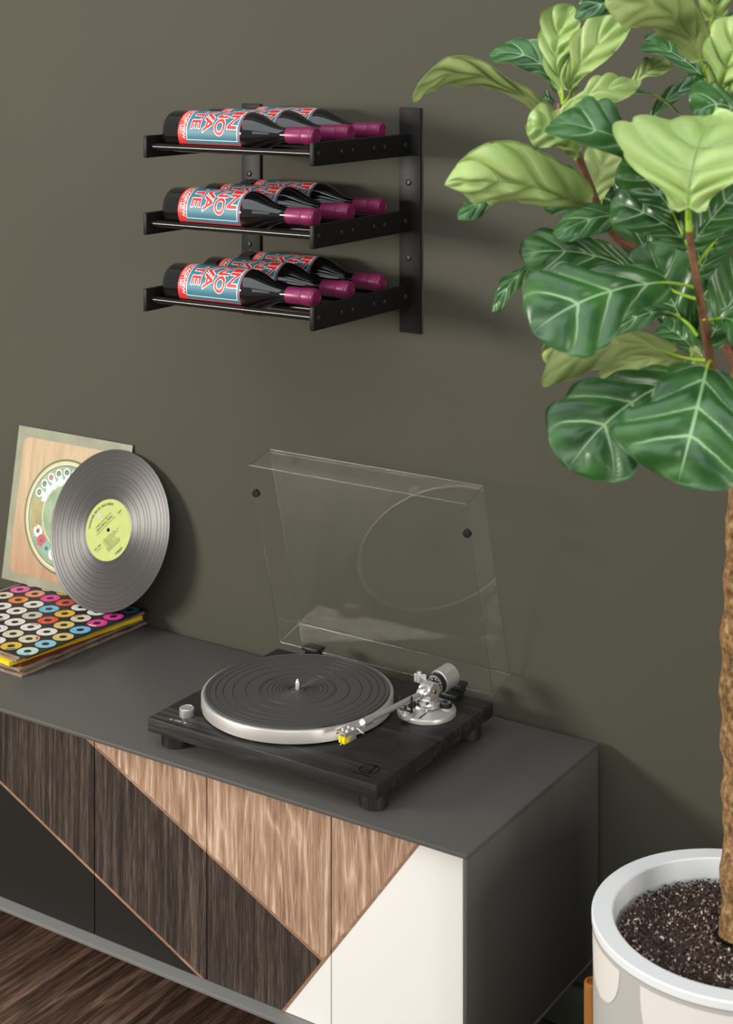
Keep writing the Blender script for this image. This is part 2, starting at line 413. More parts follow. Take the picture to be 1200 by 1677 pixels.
# slanted joints (x, z), read off the door plane
slope = (-.1025)/(.2266)
LA = ((-1.963, z_(-1.2216)), (-1.543, z_(-1.4081)))
LB = ((-1.7662, z_(-1.1065)), (-1.3128, z_(-1.3171)))
LC = ((-1.1549, z_(-1.1071)), (-1.3819, z_(-1.4088)))
LD = ((LA[0][0]-.45, LA[0][1]+.0), (LA[0][0]-.45+.1, LA[0][1]+.1))
def area2(p): return abs(sum(p[i][0]*p[(i+1) % len(p)][1]-p[(i+1) % len(p)][0]*p[i][1] for i in range(len(p))))/2
Txz = Matrix(((1, 0, 0, 0), (0, 0, 1, 0), (0, 1, 0, 0), (0, 0, 0, 1)))     # (x,y,z)->(x, z, y)
TRIM = .0042
for i in range(NDOOR):
    x1 = DX1-i*PITCH-.0011; x0 = DX1-(i+1)*PITCH+.0011
    d = bpy.data.objects.new('door', MB().box(CL((x0, DY+.004, DZ0)), CL((x1, DY+.018, DZ1))).mesh('door', 'black')); COL.objects.link(d); d.parent = cab
    rect = [(x0, DZ0), (x1, DZ0), (x1, DZ1), (x0, DZ1)]
    below_A = clip(rect, *LA, -1); above_A = clip(rect, *LA, 1)
    above_B = clip(above_A, *LB, 1); mid = clip(above_A, *LB, -1)
    left_C = lambda p: clip(p, *LC, -1) if len(p) > 2 else []
    right_C = lambda p: clip(p, *LC, 1) if len(p) > 2 else []
    def shift(L, off):
        dx, dz = L[1][0]-L[0][0], L[1][1]-L[0][1]; n = math.hypot(dx, dz); nx, nz = -dz/n*off, dx/n*off
        return ((L[0][0]+nx, L[0][1]+nz), (L[1][0]+nx, L[1][1]+nz))
    regs = []
    A2, B2, C2 = shift(LA, TRIM), shift(LB, TRIM), shift(LC, -TRIM)
    regs.append(('black', left_C(below_A)))
    regs.append(('darkoak', clip(clip(clip(rect, *A2, 1), *LB, -1), *C2, -1)))
    regs.append(('oak', clip(clip(clip(rect, *A2, 1), *B2, 1), *C2, -1)))
    regs.append(('white', right_C(rect)))
    trims = [clip(clip(clip(rect, *LA, 1), *A2, -1), *C2, -1), clip(clip(clip(rect, *LB, 1), *B2, -1), *C2, -1), clip(clip(rect, *LC, -1), *C2, 1)]
    names = {'black': 'black_panel', 'darkoak': 'dark_wood_panel', 'oak': 'light_wood_panel', 'white': 'white_panel'}
    for mt, poly in regs:
        if len(poly) > 2 and area2(poly) > 1e-5:
            pr = [(p[0]-ox.x, p[1]) for p in poly]
            MB().prism(pr, DY-ox.y, DY-ox.y+.004, 0, Txz).build(names[mt], mt, d)
    for poly in trims:
        if len(poly) > 2 and area2(poly) > 1e-5:
            pr = [(p[0]-ox.x, p[1]) for p in poly]
            MB().prism(pr, DY-ox.y-.0006, DY-ox.y+.004, 0, Txz).build('edge_trim', 'edge', d)

# ================================================================== WINE RACK
S = 1.00654
def RZ(c): return z_(c*S)
RY = WALL-.0045
rack = thing('wine_rack', 'black steel three-shelf wine rack fixed to the dark wall', 'wine rack', (-1.58, WALL, RZ(-.483)))
def W(o): return Matrix.Translation(-o.location)
def rb(mbx): # translate builder verts to rack local
    o = rack.location; mbx.v = [(x-o.x, y-o.y, z-o.z) for x, y, z in mbx.v]; return mbx
rails = []
for cx in (-1.4285*S+.021, -1.7601*S+.021):
    rails.append(rb(MB().box((cx-.021, RY-.0005, RZ(-.483)), (cx+.021, WALL-.0005, RZ(-.1076)), .0012)).build('rail', 'steel', rack))
def screw(par, p, d, r=.0048, org=None):
    """small domed hex screw, pointing along d"""
    q = Vector(d).to_track_quat('Z', 'Y').to_matrix().to_4x4()
    T = Matrix.Translation(Vector(p)-rack.location) @ q
    MB().lathe([(r, 0), (r, .0008), (r*.8, .0019), (r*.52, .0022), (r*.5, .0012), (0, .0012)], 14, T).build('screw', 'bolt', par)
for rl, cx in zip(rails, (-1.4099*S, -1.7423*S)):
    for zz in (-.232, -.3573): screw(rl, (cx, RY-.0005, RZ(zz)), (0, -1, 0), .0055)
RODY = [2.0229, 2.0854, 2.1164, 2.1785, 2.2096, 2.2737]
PZ = [(-.1510, -.1875), (-.2770, -.3135), (-.4012, -.4385)]
RODR = .0055
for k, (za, zb) in enumerate(PZ):
    zt, zb_ = RZ(za), RZ(zb); zm = (zt+zb_)/2
    for xa, xb in ((-1.4148*S, -1.4057*S), (-1.7467*S, -1.7388*S)):
        pl = rb(MB().box((xa, 2.0091*S, zb_), (xb, RY-.0006, zt), .0022)).build('side_plate', 'steel', rack)
        rightp = xa > -1.5
        for ry in RODY: screw(pl, (xb if rightp else xa, ry*S, zm), (1 if rightp else -1, 0, 0))
    for ry in RODY:
        rb(MB().cyl((-1.7388*S-.0003, ry*S, zm), (-1.4148*S+.0003, ry*S, zm), RODR, n=16)).build('rod', 'rod', rack)

# ---- bottles
BR = .0345
def arc(p0, p1, n, f): return [(p0[0]+(p1[0]-p0[0])*f(i/n), p0[1]+(p1[1]-p0[1])*i/n) for i in range(1, n+1)]
bp = [(0, .016), (.012, .012), (.022, .003), (.026, 0), (.030, .0008), (.0330, .004), (BR, .010), (BR, .162)]
sm = lambda t: t*t*(3-2*t)
for i in range(1, 17):
    t = i/16; bp.append((BR-(BR-.0122)*sm(t)**1.05, .162+.066*t))
bp += [(.0120, .236), (.0120, .283), (0, .283)]
Tx = Matrix.Rotation(R(90), 4, 'Y')          # local Z (bottle axis) -> +X
bottle_me = MB().lathe(bp, 48, Tx).mesh('bottle_body', 'bglass', ang=60)
cp = [(r_, .2355+(h_-.2425)*.852) for r_, h_ in [(.0124, .2425), (.01315, .2427), (.01330, .246), (.0135, .276), (.0132, .2772), (.0135, .2786), (.0140, .2800), (.0139, .2812), (.01465, .2825), (.01465, .2985), (.0142, .3005), (.0136, .3012), (.0137, .3028), (.0122, .3052), (.0106, .306), (.0100, .3055), (0, .3055)]]
caps_me = MB().lathe(cp, 40, Tx).mesh('capsule', 'capsule', ang=28)
# label: text plane (tx along circumference, ty along the axis) wrapped on the glass
LX0, LX1, PHC, LSPAN = .0375, .1640, R(41), R(146)
def wrap(vs, fs, h, mi, out, step=.0028):
    bm = bmesh.new(); bv = [bm.verts.new((x, y, 0)) for x, y in vs]
    for f in fs:
        try: bm.faces.new([bv[i] for i in f])
        except ValueError: pass
    xs = [v[0] for v in vs]; x = math.floor(min(xs)/step)*step+step
    while x < max(xs):
        bmesh.ops.bisect_plane(bm, geom=list(bm.verts)+list(bm.edges)+list(bm.faces), plane_co=(x, 0, 0), plane_no=(1, 0, 0), dist=1e-6); x += step
    bm.verts.index_update(); r = BR+h
    pts = []
    for v in bm.verts:
        ph = PHC-v.co.x/BR; pts.append((v.co.y, -r*math.cos(ph), r*math.sin(ph)))
    out.add(pts, [[v.index for v in f.verts] for f in bm.faces], mi); bm.free()
lab = MB(); HWL = LSPAN/2*BR
def lrect(x0, y0, x1, y1, h, mi): wrap([(x0, y0), (x1, y0), (x1, y1), (x0, y1)], [(0, 1, 2, 3)], h, mi, lab)
lrect(-HWL, LX0, HWL, LX1, .00018, 0)                                     # red ground
BAND = LX0+.0165
lrect(-HWL+.0022, BAND, HWL-.0022, LX1-.0012, .00026, 1)                  # teal field
bx0, bx1, by0, by1, bw = -HWL+.0075, HWL-.0075, BAND+.0012, LX1-.0050, .0012
for r_ in ((bx0, by0, bx0+bw, by1), (bx1-bw, by0, bx1, by1), (bx0, by0, bx1, by0+bw), (bx0, by1-bw, bx1, by1)): lrect(*r_, .00032, 2)
rows = [('I', 'N', .8), ('N', 'O', 1), ('V', 'A', 1), ('T', 'E', .9)]
pitch = (by1-by0-.006)/4; ytop = by1-.0035
ROWW = {0: (-.0215, -.0135, -.0095, .0155), 1: (-.0255, -.0035, -.0005, .0265), 2: (-.0235, .0015, -.0035, .0215), 3: (-.0190, .0005, .0030, .0165)}
for k, (a, c, _) in enumerate(rows):
    y1 = ytop-k*pitch; y0 = y1-pitch*.72
    if k == 1: y0 -= .0012; y1 += .0012
    xa0, xa1, xc0, xc1 = ROWW[k]
    for ch, q0, q1 in ((a, xa0, xa1), (c, xc0, xc1)):
        vs, fs = fit_text(ch, q0, y0, q1, y1, .058); wrap(vs, fs, .00038, 2, lab)
        vs, fs = fit_text(ch, q0, y0, q1, y1, .022); wrap(vs, fs, .00048, 0, lab)
vs, fs = fit_text('VINTAGEVIEW', -.036, BAND-.0072, .0345, BAND-.0014, .018); wrap(vs, fs, .0003, 2, lab)
vs, fs = fit_text('WINE RACKS  \u2022 2001 \u2022', -.030, BAND-.0130, .0255, BAND-.0088, .008); wrap(vs, fs, .0003, 2, lab)
label_me = lab.mesh('label', ['lred', 'lteal', 'lwhite'], smooth=True, ang=60)
shelf = ('top', 'middle', 'bottom'); slot = ('front', 'middle', 'rear')
for k, (za, zb) in enumerate(PZ):
    zm = (RZ(za)+RZ(zb))/2; cz = zm+math.sqrt((BR+RODR)**2-(.0312*S)**2)
    for j in range(3):
        cy = (RODY[2*j]+RODY[2*j+1])/2*S
        desc = {0: 'front', 1: 'middle', 2: 'rear'}[j]
        o = thing('wine_bottle', 'dark wine bottle with purple foil, %s one on the %s rack shelf' % (desc, shelf[k]), 'bottle', (-1.7305+(.0015 if j else 0), cy, cz+.0003), group='wine bottles lying in the wall rack')
        link('bottle_body', bottle_me, o); link('capsule', caps_me, o); link('label', label_me, o)

# ================================================================== TURNTABLE
PT = z_(-1.039)                       # plinth top
PX0, PX1, PY0, PY1 = -1.6408, -1.2209, 1.8982, 2.2374
tt = thing('turntable', 'black record player with silver platter rim and raised clear lid on the cabinet', 'turntable', (PX0, PY0, CT))
o_ = tt.location.copy()
def tl(mbx): mbx.v = [(x-o_.x, y-o_.y, z-o_.z) for x, y, z in mbx.v]; return mbx
def tp(mbx, name, mat, parent=tt, **k): return tl(mbx).build(name, mat, parent, **k)
tp(MB().box((PX0, PY0, PT-.0215), (PX1, PY1, PT), .0012), 'plinth', 'ash')
for fx, fy in ((PX0+.027, PY0+.034), (PX1-.027, PY0+.034), (PX0+.027, PY1-.034), (PX1-.027, PY1-.034)):
    f = MB(); n = 64; zt = PT-.0215; h = zt-CT
    prof = [(.0, 0), (.0195, 0), (.0208, .0012), (.0208, h-.005), (.0200, h-.0035), (.0185, h-.003), (.0185, h), (0, h)]
    f.lathe(prof, n, Matrix.Translation((fx, fy, CT)))
    for q in range(40):           # ribs round the foot
        a = 2*math.pi*q/40; T = Matrix.Translation((fx, fy, CT)) @ Matrix.Rotation(a, 4, 'Z')
        f.box((.0203, -.0007, .002), (.0215, .0007, h-.006), 0, 0, T)
    tp(f, 'foot', 'foot')
SPX, SPY = -1.474, 2.062
Tm = Matrix.Translation((SPX, SPY, PT))
tp(MB().lathe([(.05, .0005), (.140, .0005), (.1485, .0025), (.1508, .004), (.1508, .0212), (.1500, .0228), (.1485, .0236), (.1462, .0236), (.1452, .0222), (.05, .0222)], 128, Tm), 'platter', 'platter')
MR = .1445
rr = [.953, .886, .804, .70, .564, .419, .396, .328, .278, .232, .2, .172, .147, .123, .105, .09, .078]
prof = [(.0036, .0222), (.0036, .0252)]
for q in sorted(rr):
    r = q*MR; wv = .00055
    prof += [(r-wv, .0252, 0), (r-wv*.6, .0245, 1), (r+wv*.6, .0245, 1), (r+wv, .0252, 0)]
prof += [(MR-.0022, .0252), (MR-.0012, .0260), (MR-.0004, .0258), (MR, .0245), (MR, .0222)]
tp(MB().lathe(prof, 128, Tm), 'slipmat', ['rubber', 'plastic'])
tp(MB().lathe([(0, .022), (.0036, .022), (.0036, .0358), (.0030, .0372), (.0009, .0412), (0, .0414)], 20, Tm), 'spindle', 'alu')
kb = tp(MB().lathe([(0, 0), (.0112, 0), (.0114, .0004), (.0114, .0118), (.0108, .0125), (.0100, .0127), (.0098, .0124), (0, .0124)], 40, Matrix.Translation((-1.5947, 1.9362, PT))), 'speed_knob', 'alu')
kt = MB().lathe([(.0048, .0004), (.0088, .0004)], 40, Matrix.Translation((-1.5947, 1.9362, PT+.0122)))
kt.lathe([(0, .0006), (.0040, .0006)], 24, Matrix.Translation((-1.5947, 1.9362, PT+.0122)))
tp(kt, 'knob_inlay', 'silverp', kb)
def flat_text(txt, x, y, zz, size, mat, parent, offset=.0, name='lettering', rot=0, org=None, center=True):
    vs, fs = glyphs(txt, offset); ax, bx = min(p[0] for p in vs), max(p[0] for p in vs)
    cx = (ax+bx)/2 if center else ax
    T = Matrix.Translation((x, y, zz)) @ Matrix.Rotation(rot, 4, 'Z') @ Matrix.Diagonal((size, size, 1, 1))
    return MB().add([(p[0]-cx, p[1], 0) for p in vs], fs, 0, T)
sp = flat_text('33', -1.6055, 1.9105, PT+.0002, .0052, 'print', tt, .02)
q = flat_text('STOP', -1.5925, 1.9112, PT+.0002, .0052, 'print', tt, .02); sp.add(q.v, q.f)
q = flat_text('45', -1.5795, 1.9118, PT+.0002, .0052, 'print', tt, .02); sp.add(q.v, q.f)
tp(sp, 'speed_lettering', 'print', smooth=False)
# emblem: ring with a slanted A, and the word below it
em = MB(); EX, EY, EZ = -1.2579, 1.9360, PT+.00025
em.disc((EX, EY), .0134, .0151, 48, EZ)
def strokes(pts, wd):
    for (ax, ay), (bx_, by_) in pts:
        dx, dy = bx_-ax, by_-ay; n = math.hypot(dx, dy); nx, ny = -dy/n*wd/2, dx/n*wd/2
        em.add([(EX+ax+nx, EY+ay+ny, EZ), (EX+bx_+nx, EY+by_+ny, EZ), (EX+bx_-nx, EY+by_-ny, EZ), (EX+ax-nx, EY+ay-ny, EZ)], [(0, 1, 2, 3)])
strokes([((-.0125, -.0062), (.0035, .0142))], .0012); strokes([((.0035, .0142), (.0065, -.0125))], .0026); strokes([((-.0055, -.0105), (.0065, -.0028))], .0011); strokes([((-.0055, -.0105), (.0030, .0045))], .0010)
q = flat_text('audio-technica', EX-.001, EY-.0215, EZ, .0055, 'darkprint', tt, .012); em.add(q.v, q.f)
tp(em, 'emblem', 'darkprint', smooth=False)
# tonearm
BX, BY = -1.2889, 2.1458
Tb = Matrix.Translation((BX, BY, PT))
ab = MB().lathe([(0, 0), (.0450, 0), (.0462, .0006), (.0464, .0062), (.0455, .0078), (.0432, .0088), (.026, .0128), (.0225, .0138), (.0215, .0162), (.0195, .0170), (0, .0170)], 64, Tb)
ab = tp(ab, 'tonearm_base', 'silverp')
# raised pads on the base, slot
tp(MB().lathe([(0, .004), (.0085, .004), (.0095, .0052), (.0095, .0118), (.0088, .0126), (0, .0126)], 28, Matrix.Translation((-1.2985, 2.1035, PT))), 'cue_pad', 'silverp', ab)
tp(MB().lathe([(0, .004), (.0078, .004), (.0078, .0128), (.0070, .0135), (0, .0135)], 24, Matrix.Translation((-1.3025, 2.1255, PT))), 'rest_pad', 'silverp', ab)
tp(MB().lathe([(0, .004), (.0112, .004), (.0112, .0125), (.0105, .0132), (0, .0132)], 28, Matrix.Translation((-1.2602, 2.1560, PT))), 'dial_pad', 'silverp', ab)
ad = tp(MB().lathe([(0, .0132), (.0096, .0132), (.0099, .0137), (.0099, .0192), (.0092, .0199), (0, .0199)], 32, Matrix.Translation((-1.2602, 2.1560, PT))), 'anti_skate_dial', 'plastic')
am = MB()
for q in range(10):
    a = 2*math.pi*q/10; T = Matrix.Translation((-1.2602, 2.1560, PT+.02)) @ Matrix.Rotation(a, 4, 'Z')
    am.box((.0058, -.0005, 0), (.0082, .0005, .0002), 0, 0, T)
for n_, a in (('0', -1.9), ('1', -.7), ('2', .5), ('3', 1.7)):
    q = flat_text(n_, -1.2602+.0042*math.cos(a), 2.1560+.0042*math.sin(a)-.001, PT+.0201, .0042, 'print', ad); am.add(q.v, q.f)
tp(am, 'dial_marks', 'print', ad, smooth=False)
q = MB().box((-.0009, -.0125, 0), (.0009, .0065, .0005), 0, 0, Matrix.Translation((-1.2752, 2.1160, PT+.0112)) @ Matrix.Rotation(R(-8), 4, 'Z') @ Matrix.Rotation(R(7), 4, 'X'))
tp(q, 'lever_slot', 'plastic', ab)
lv = MB().cyl((-1.2760, 2.1235, PT+.012), (-1.2765, 2.1265, PT+.021), .0011, n=10); tp(lv, 'lift_lever', 'alu')
lv2 = MB().lathe([(0, 0), (.0021, 0), (.0026, .0015), (.0026, .0062), (.0018, .0075), (0, .0075)], 14, Matrix.Translation((-1.2766, 2.1268, PT+.019)) @ Matrix.Rotation(R(-18), 4, 'X')); tp(lv2, 'lever_knob', 'plastic')
# cue post + arm rest
cu = MB().cyl((-1.2985, 2.1035, PT+.0125), (-1.2985, 2.1035, PT+.0165), .0052, n=20, bev=.0006)
cu.cyl((-1.2985, 2.1035, PT+.016), (-1.2985, 2.1035, PT+.027), .0019, n=12); tp(cu, 'cue_post', 'alub')
cr = MB().tube([(-1.3120, 2.1060, PT+.0290), (-1.3050, 2.1050, PT+.0272), (-1.2985, 2.1035, PT+.0268), (-1.2905, 2.1020, PT+.0272), (-1.2840, 2.1010, PT+.0292)], .0014, 8); tp(cr, 'cue_bar', 'plastic')
ar = MB().cyl((-1.3025, 2.1255, PT+.0135), (-1.3025, 2.1255, PT+.0225), .0062, n=18, bev=.001)
ar.tube([(-1.3025, 2.1255, PT+.0205), (-1.3000, 2.1050, PT+.0240), (-1.2935, 2.0885, PT+.0245)], .0022, 8)
ar.box((-1.3005, 2.0865, PT+.0228), (-1.2785, 2.0895, PT+.0258), .0006); ar.box((-1.2815, 2.0855, PT+.0228), (-1.2785, 2.0895, PT+.0475), .0008); ar.box((-1.3015, 2.0865, PT+.0228), (-1.2990, 2.0895, PT+.0440), .0008)
tp(ar, 'arm_rest', 'plastic')
pad = MB().lathe([(0, 0), (.006, 0), (.0066, .0007), (.0066, .0065), (.0058, .0078), (0, .0078)], 22, Matrix.Translation((-1.2915, 2.1330, PT+.0150)) @ Matrix.Rotation(R(-20), 4, 'X')); tp(pad, 'lock_knob', 'plastic')
# pivot
PV = Vector((-1.2800, 2.1400, PT+.0400)); HD = Vector((-1.3062, 1.9985, PT+.0345))
ax = (HD-PV).normalized(); side = ax.cross(UP).normalized()
pv = MB().lathe([(0, .0160), (.0165, .0160), (.0165, .0205), (.0150, .0225), (.0135, .0235), (.0135, .0270), (0, .0270)], 36, Matrix.Translation((PV.x, PV.y, PT)))
tp(pv, 'pivot_collar', 'alu')
ph = MB().cyl(PV-side*.0115, PV+side*.0115, .0135, n=32, bev=.0015)
ph.box((-.012, -.010, -.015), (.012, .010, 0), .002, 0, Matrix.Translation(PV) @ Matrix.Rotation(math.atan2(side.y, side.x), 4, 'Z'))
ph.cyl(PV+ax*.008, PV+ax*.0215, .0105, .0085, n=24, bev=.001)
php = tp(ph, 'pivot_housing', 'alub')
tp(MB().cyl(PV-side*.0115, PV-side*.0124, .0035, n=16), 'pivot_screw', 'brass', php)
hk = MB().box((-.004, -.0012, -.008), (.016, .0012, .006), .001, 0, Matrix.Translation(PV+side*.0165-ax*.006+UP*.012) @ Matrix.Rotation(math.atan2(side.y, side.x), 4, 'Z') @ Matrix.Rotation(R(25), 4, 'Z'))
hk.cyl(PV+side*.024-ax*.004+UP*.004, PV+side*.024-ax*.004+UP*.021, .0042, n=18, bev=.0006)
tp(hk, 'arm_clamp', 'alub', php)
back = -ax
cw0 = PV+back*.0135+UP*.004; cwd = (back+UP*.10).normalized()
tp(MB().cyl(PV, cw0+cwd*.03, .0055, n=16), 'rear_stub', 'alu')
sc = tp(MB().cyl(cw0, cw0+cwd*.0095, .0158, n=40, bev=.0008), 'scale_ring', 'plastic')
smk = MB(); qs = cwd.to_track_quat('Z', 'Y').to_matrix().to_4x4()
for q in range(28):
    a = 2*math.pi*q/28; T = Matrix.Translation(cw0) @ qs @ Matrix.Rotation(a, 4, 'Z')
    smk.box((.0122 if q % 2 else .0102, -.00045, -.0002), (.0146, .00045, 0), 0, 0, T)
    if q % 4 == 0: smk.box((.0078, -.0010, -.0002), (.0094, .0010, 0), 0, 0, T)
tp(smk, 'scale_marks', 'print', sc, smooth=False)
cwp = [(0, .0090), (.0172, .0090), (.0180, .0098), (.0180, .0380), (.0172, .0390), (.0155, .0392), (.0148, .0385), (0, .0385)]
tp(MB().lathe(cwp, 48, Matrix.Translation(cw0) @ qs), 'counterweight', 'alu')
tp(MB().cyl(PV+ax*.018, HD, .0047, .0042, n=20), 'tonearm_tube', 'alub')
tp(MB().cyl(HD+back*.012, HD+ax*.006, .0066, n=24, bev=.0006), 'locking_collar', 'alub')
hq = Matrix((( -side.x, ax.x, 0, 0), (-side.y, ax.y, 0, 0), (0, 0, 1, 0), (0, 0, 0, 1)))      # local y along the arm, x across
Th = Matrix.Translation(HD) @ hq
hs = MB()
hs.prism([(-.0050, .004), (.0050, .004), (.0095, .020), (.0095, .052), (-.0095, .052), (-.0095, .020)], -.0010, .0012, 0, Th)
hs.box((-.0095, .020, -.0052), (-.0082, .052, -.0008), 0, 0, Th); hs.box((.0082, .020, -.0052), (.0095, .052, -.0008), 0, 0, Th)
for yy in (.030, .042): hs.cyl(Th @ Vector((-.0042, yy, .0012)), Th @ Vector((-.0042, yy, .0034)), .0024, n=14); hs.cyl(Th @ Vector((.0042, yy, .0012)), Th @ Vector((.0042, yy, .0034)), .0024, n=14)
hsh = tp(hs, 'headshell', 'alu')
fg = MB().tube([Th @ Vector(p) for p in ((.0082, .026, .0004), (.0130, .026, .0000), (.0180, .0265, -.0018), (.0225, .027, -.0018))], [.0018, .0018, .0016, .0016], 8); tp(fg, 'finger_lift', 'alu', hsh)
ct = MB().box((-.0078, .026, -.0150), (.0078, .040, -.0052), .0008, 0, Th); ctb = tp(ct, 'cartridge_body', 'alu')
ct = MB().box((-.0062, .038, -.0165), (-.0014, .0500, -.0065), .001, 0, Th); ct.box((.0014, .038, -.0165), (.0062, .0500, -.0065), .001, 0, Th); ct.box((-.0055, .0392, -.0150), (.0055, .0485, -.0070), .0008, 0, Th)
tp(ct, 'stylus_guard', 'yellow', ctb)
tp(MB().cyl(Th @ Vector((0, .046, -.0150)), Th @ Vector((0, .0525, -.0180)), .0009, n=8), 'stylus', 'alub', ctb)
# hinges
for hx in (-1.5663, -1.2890):
    h = MB().box((hx-.0150, PY1-.026, PT-.0002), (hx+.0150, PY1+.002, PT+.0065), .0012)
    h.box((hx-.0165, PY1-.013, PT+.0125), (hx+.0165, PY1+.0115, PT+.0190), .0016)
    h.cyl((hx-.0150, PY1+.001, PT+.0095), (hx+.0150, PY1+.001, PT+.0095), .0052, n=16)
    tp(h, 'hinge', 'plastic')
# dust cover, opened 75 degrees
cw_, cl_, ch_, ctk = .4144, .3335, .058, .0028
cov = bpy.data.objects.new('dust_cover', None); COL.objects.link(cov); cov.parent = tt; cov.empty_display_size = .02
cov.location = Vector((-1.6360, PY1+.0005, PT+.0112))-o_
cov.rotation_euler = (R(-75.0), 0, 0)
# closed lid would lie along -Y with its open side down; local: x width, y from hinge (0) to front (-cl), z up to lid top ch
lid = MB()
lid.box((0, -cl_, ch_-ctk), (cw_, 0, ch_)); lid.box((0, -cl_, 0), (cw_, -cl_+ctk, ch_-ctk)); lid.box((0, -ctk, 0), (cw_, 0, ch_-ctk))
lid.box((0, -cl_+ctk, 0), (ctk, -ctk, ch_-ctk)); lid.box((cw_-ctk, -cl_+ctk, 0), (cw_, -ctk, ch_-ctk))
lid.build('clear_shell', 'acrylic', cov, smooth=False)
ed = MB(); er = .00085
P8 = [(x, y, zz) for x in (0, cw_) for y in (-cl_, 0) for zz in (0, ch_)]
for a in range(8):
    for c in range(a+1, 8):
        if sum(P8[a][i] != P8[c][i] for i in range(3)) == 1: ed.cyl(P8[a], P8[c], er, n=8)
ed.build('bright_edge', 'acredge', cov)
for xx in (.0045, cw_-.0045):
    MB().lathe([(0, -.0055), (.0058, -.0055), (.0066, -.004), (.0066, .0016), (0, .0016)], 18, Matrix.Translation((xx, -cl_+.050, 0))).build('bumper_pad', 'plastic', cov)

# ================================================================== RECORDS
ST = z_(-1.050)
items = [('kraft', .0050, (-2.0020, 1.9885), .3127, -2.1), ('kraft', .0042, (-2.0075, 1.9960), .308, -1.2), ('kraft', .0050, (-2.0060, 1.9880), .304, -3.0), ('cover_r', .0036, (-2.0110, 1.9950), .300, -4.2),
         ('cover_y', .0085, (-2.0215, 1.9790), .3000, -8.0), ('kraft', .0040, (-2.0110, 1.9850), .2975, -6.2), ('kraft', .0040, (-2.0080, 1.9890), .2965, -5.2)]
names = ['kraft paper record sleeve at the very bottom of the stack', 'kraft paper record sleeve second from the bottom of the stack', 'kraft paper record sleeve just under the dark red one',
         'dark red record sleeve just under the yellow one in the stack', 'bright yellow record sleeve with wavy edge in the stack', 'kraft paper record sleeve just above the yellow one', 'kraft paper record sleeve just under the black top cover']
zz = CT+.0002; tot = sum(i[1] for i in items)
fit = (ST-.0018-zz)/tot
for (mt, th, (fx, fy), sz, rot), nm in zip(items, names):
    th *= fit
    o = thing('record_sleeve', nm, 'record sleeve', (fx, fy, zz), (0, 0, R(rot)), 'record sleeves stacked on the cabinet')
    b_ = MB(); n = 14; lo = []; hi = []
    rnd = random.Random(nm)
    per = []
    for (ax, ay), (bx_, by_) in (((0, 0), (0, sz)), ((0, sz), (-sz, sz)), ((-sz, sz), (-sz, 0)), ((-sz, 0), (0, 0))):
        for i in range(n): t = i/n; per.append((ax+(bx_-ax)*t, ay+(by_-ay)*t))
    amp = .0018 if mt == 'cover_y' else .0011
    per = [(x+(rnd.uniform(-amp, 0) if abs(x) < 1e-6 else 0), y+(rnd.uniform(0, amp) if abs(y) < 1e-6 else 0)) for x, y in per]
    wob = [(.25+.6*abs(math.sin(i*.55+rnd.random()*.8)))*.3 for i in range(len(per))]
    N = len(per)
    vs = [(x, y, .0001+th*.10*wob[i]) for i, (x, y) in enumerate(per)]+[(x, y, th*(.94-.12*wob[i])) for i, (x, y) in enumerate(per)]
    vs += [(x*.5-sz*.25, y*.5+sz*.25, th*.98) for x, y in per]
    fs = [tuple(range(N-1, -1, -1))]+[(i, (i+1) % N, N+(i+1) % N, N+i) for i in range(N)]+[(N+i, N+(i+1) % N, 2*N+(i+1) % N, 2*N+i) for i in range(N)]+[tuple(range(2*N, 3*N))]
    b_.add(vs, fs).build('cardboard', mt, o, smooth=False)
    # open side: a dark slit between the two boards
    MB().box((-.0002, .004, th*.40), (.00035, sz-.004, th*.55)).build('opening', 'kraft' if mt == 'kraft' else mt, o)
    zz += th
tc = thing('printed_record_sleeve', 'black record sleeve printed with rows of coloured discs, top of the stack', 'record sleeve', (-1.9900, 1.9895, zz), (0, 0, R(-2.7)), 'record sleeves stacked on the cabinet')
SZ = .2955; th = ST-zz
MB().box((-SZ, 0, 0), (0, SZ, th), .0006, seg=1).build('cardboard', 'cover_k', tc)
grid = {1: 'mt lb yc bl mg mg db', 2: 'ye cr wh yc cr wh wh', 3: 'wh cr wh rd ye wh bl', 4: 'gy wh wh gy bl rd wh', 5: 'pk cr wh wh wh mg ye', 6: 'bl ye wh wh or sa cr', 7: 'rd wh bl cr cr pk wh'}
keys = sorted(DOT); dots = MB(); pitch = SZ/7.0
accent = {(2, 2): 'rd', (2, 5): 'or', (3, 3): 'rd', (5, 3): 'rd', (1, 1): 'lb', (2, 1): 'db', (6, 5): 'ye', (1, 6): 'pk', (1, 5): 'wh', (3, 5): 'or'}
for i, row in grid.items():
    for j, kk in enumerate(row.split(), 1):
        c = (-(i-.5)*pitch*.985-.002, (j-.5)*pitch*.985+.002)
        dots.disc(c, .0068, .0186, 36, th+.00025, keys.index(kk))
        dots.disc(c, .0105, .0109, 36, th+.00035, len(keys))
        if (i, j) in accent:
            a0 = random.uniform(0, 6.28)
            for q in range(9):
                a = a0+q*.13; r0, r1 = .0115+.002*random.random(), .0165
                T = Matrix.Translation((c[0], c[1], th+.0004)) @ Matrix.Rotation(a, 4, 'Z')
                dots.add([(r0, -.0009, 0), (r1, -.0011, 0), (r1, .0011, 0), (r0, .0009, 0)], [(0, 1, 2, 3)], keys.index(accent[i, j]), T)
        else:
            T = Matrix.Translation((c[0], c[1], th+.0004)) @ Matrix.Rotation(R(random.choice((70, 90, 110))), 4, 'Z')
            for q in (-.6, 0, .6):
                for s_ in (-1, 1):
                    dots.add([(.0115*s_, q*.006-.0005, 0), (.0160*s_, q*.006-.0005, 0), (.0160*s_, q*.006+.0003, 0), (.0115*s_, q*.006+.0003, 0)], [(0, 1, 2, 3)], len(keys), T)
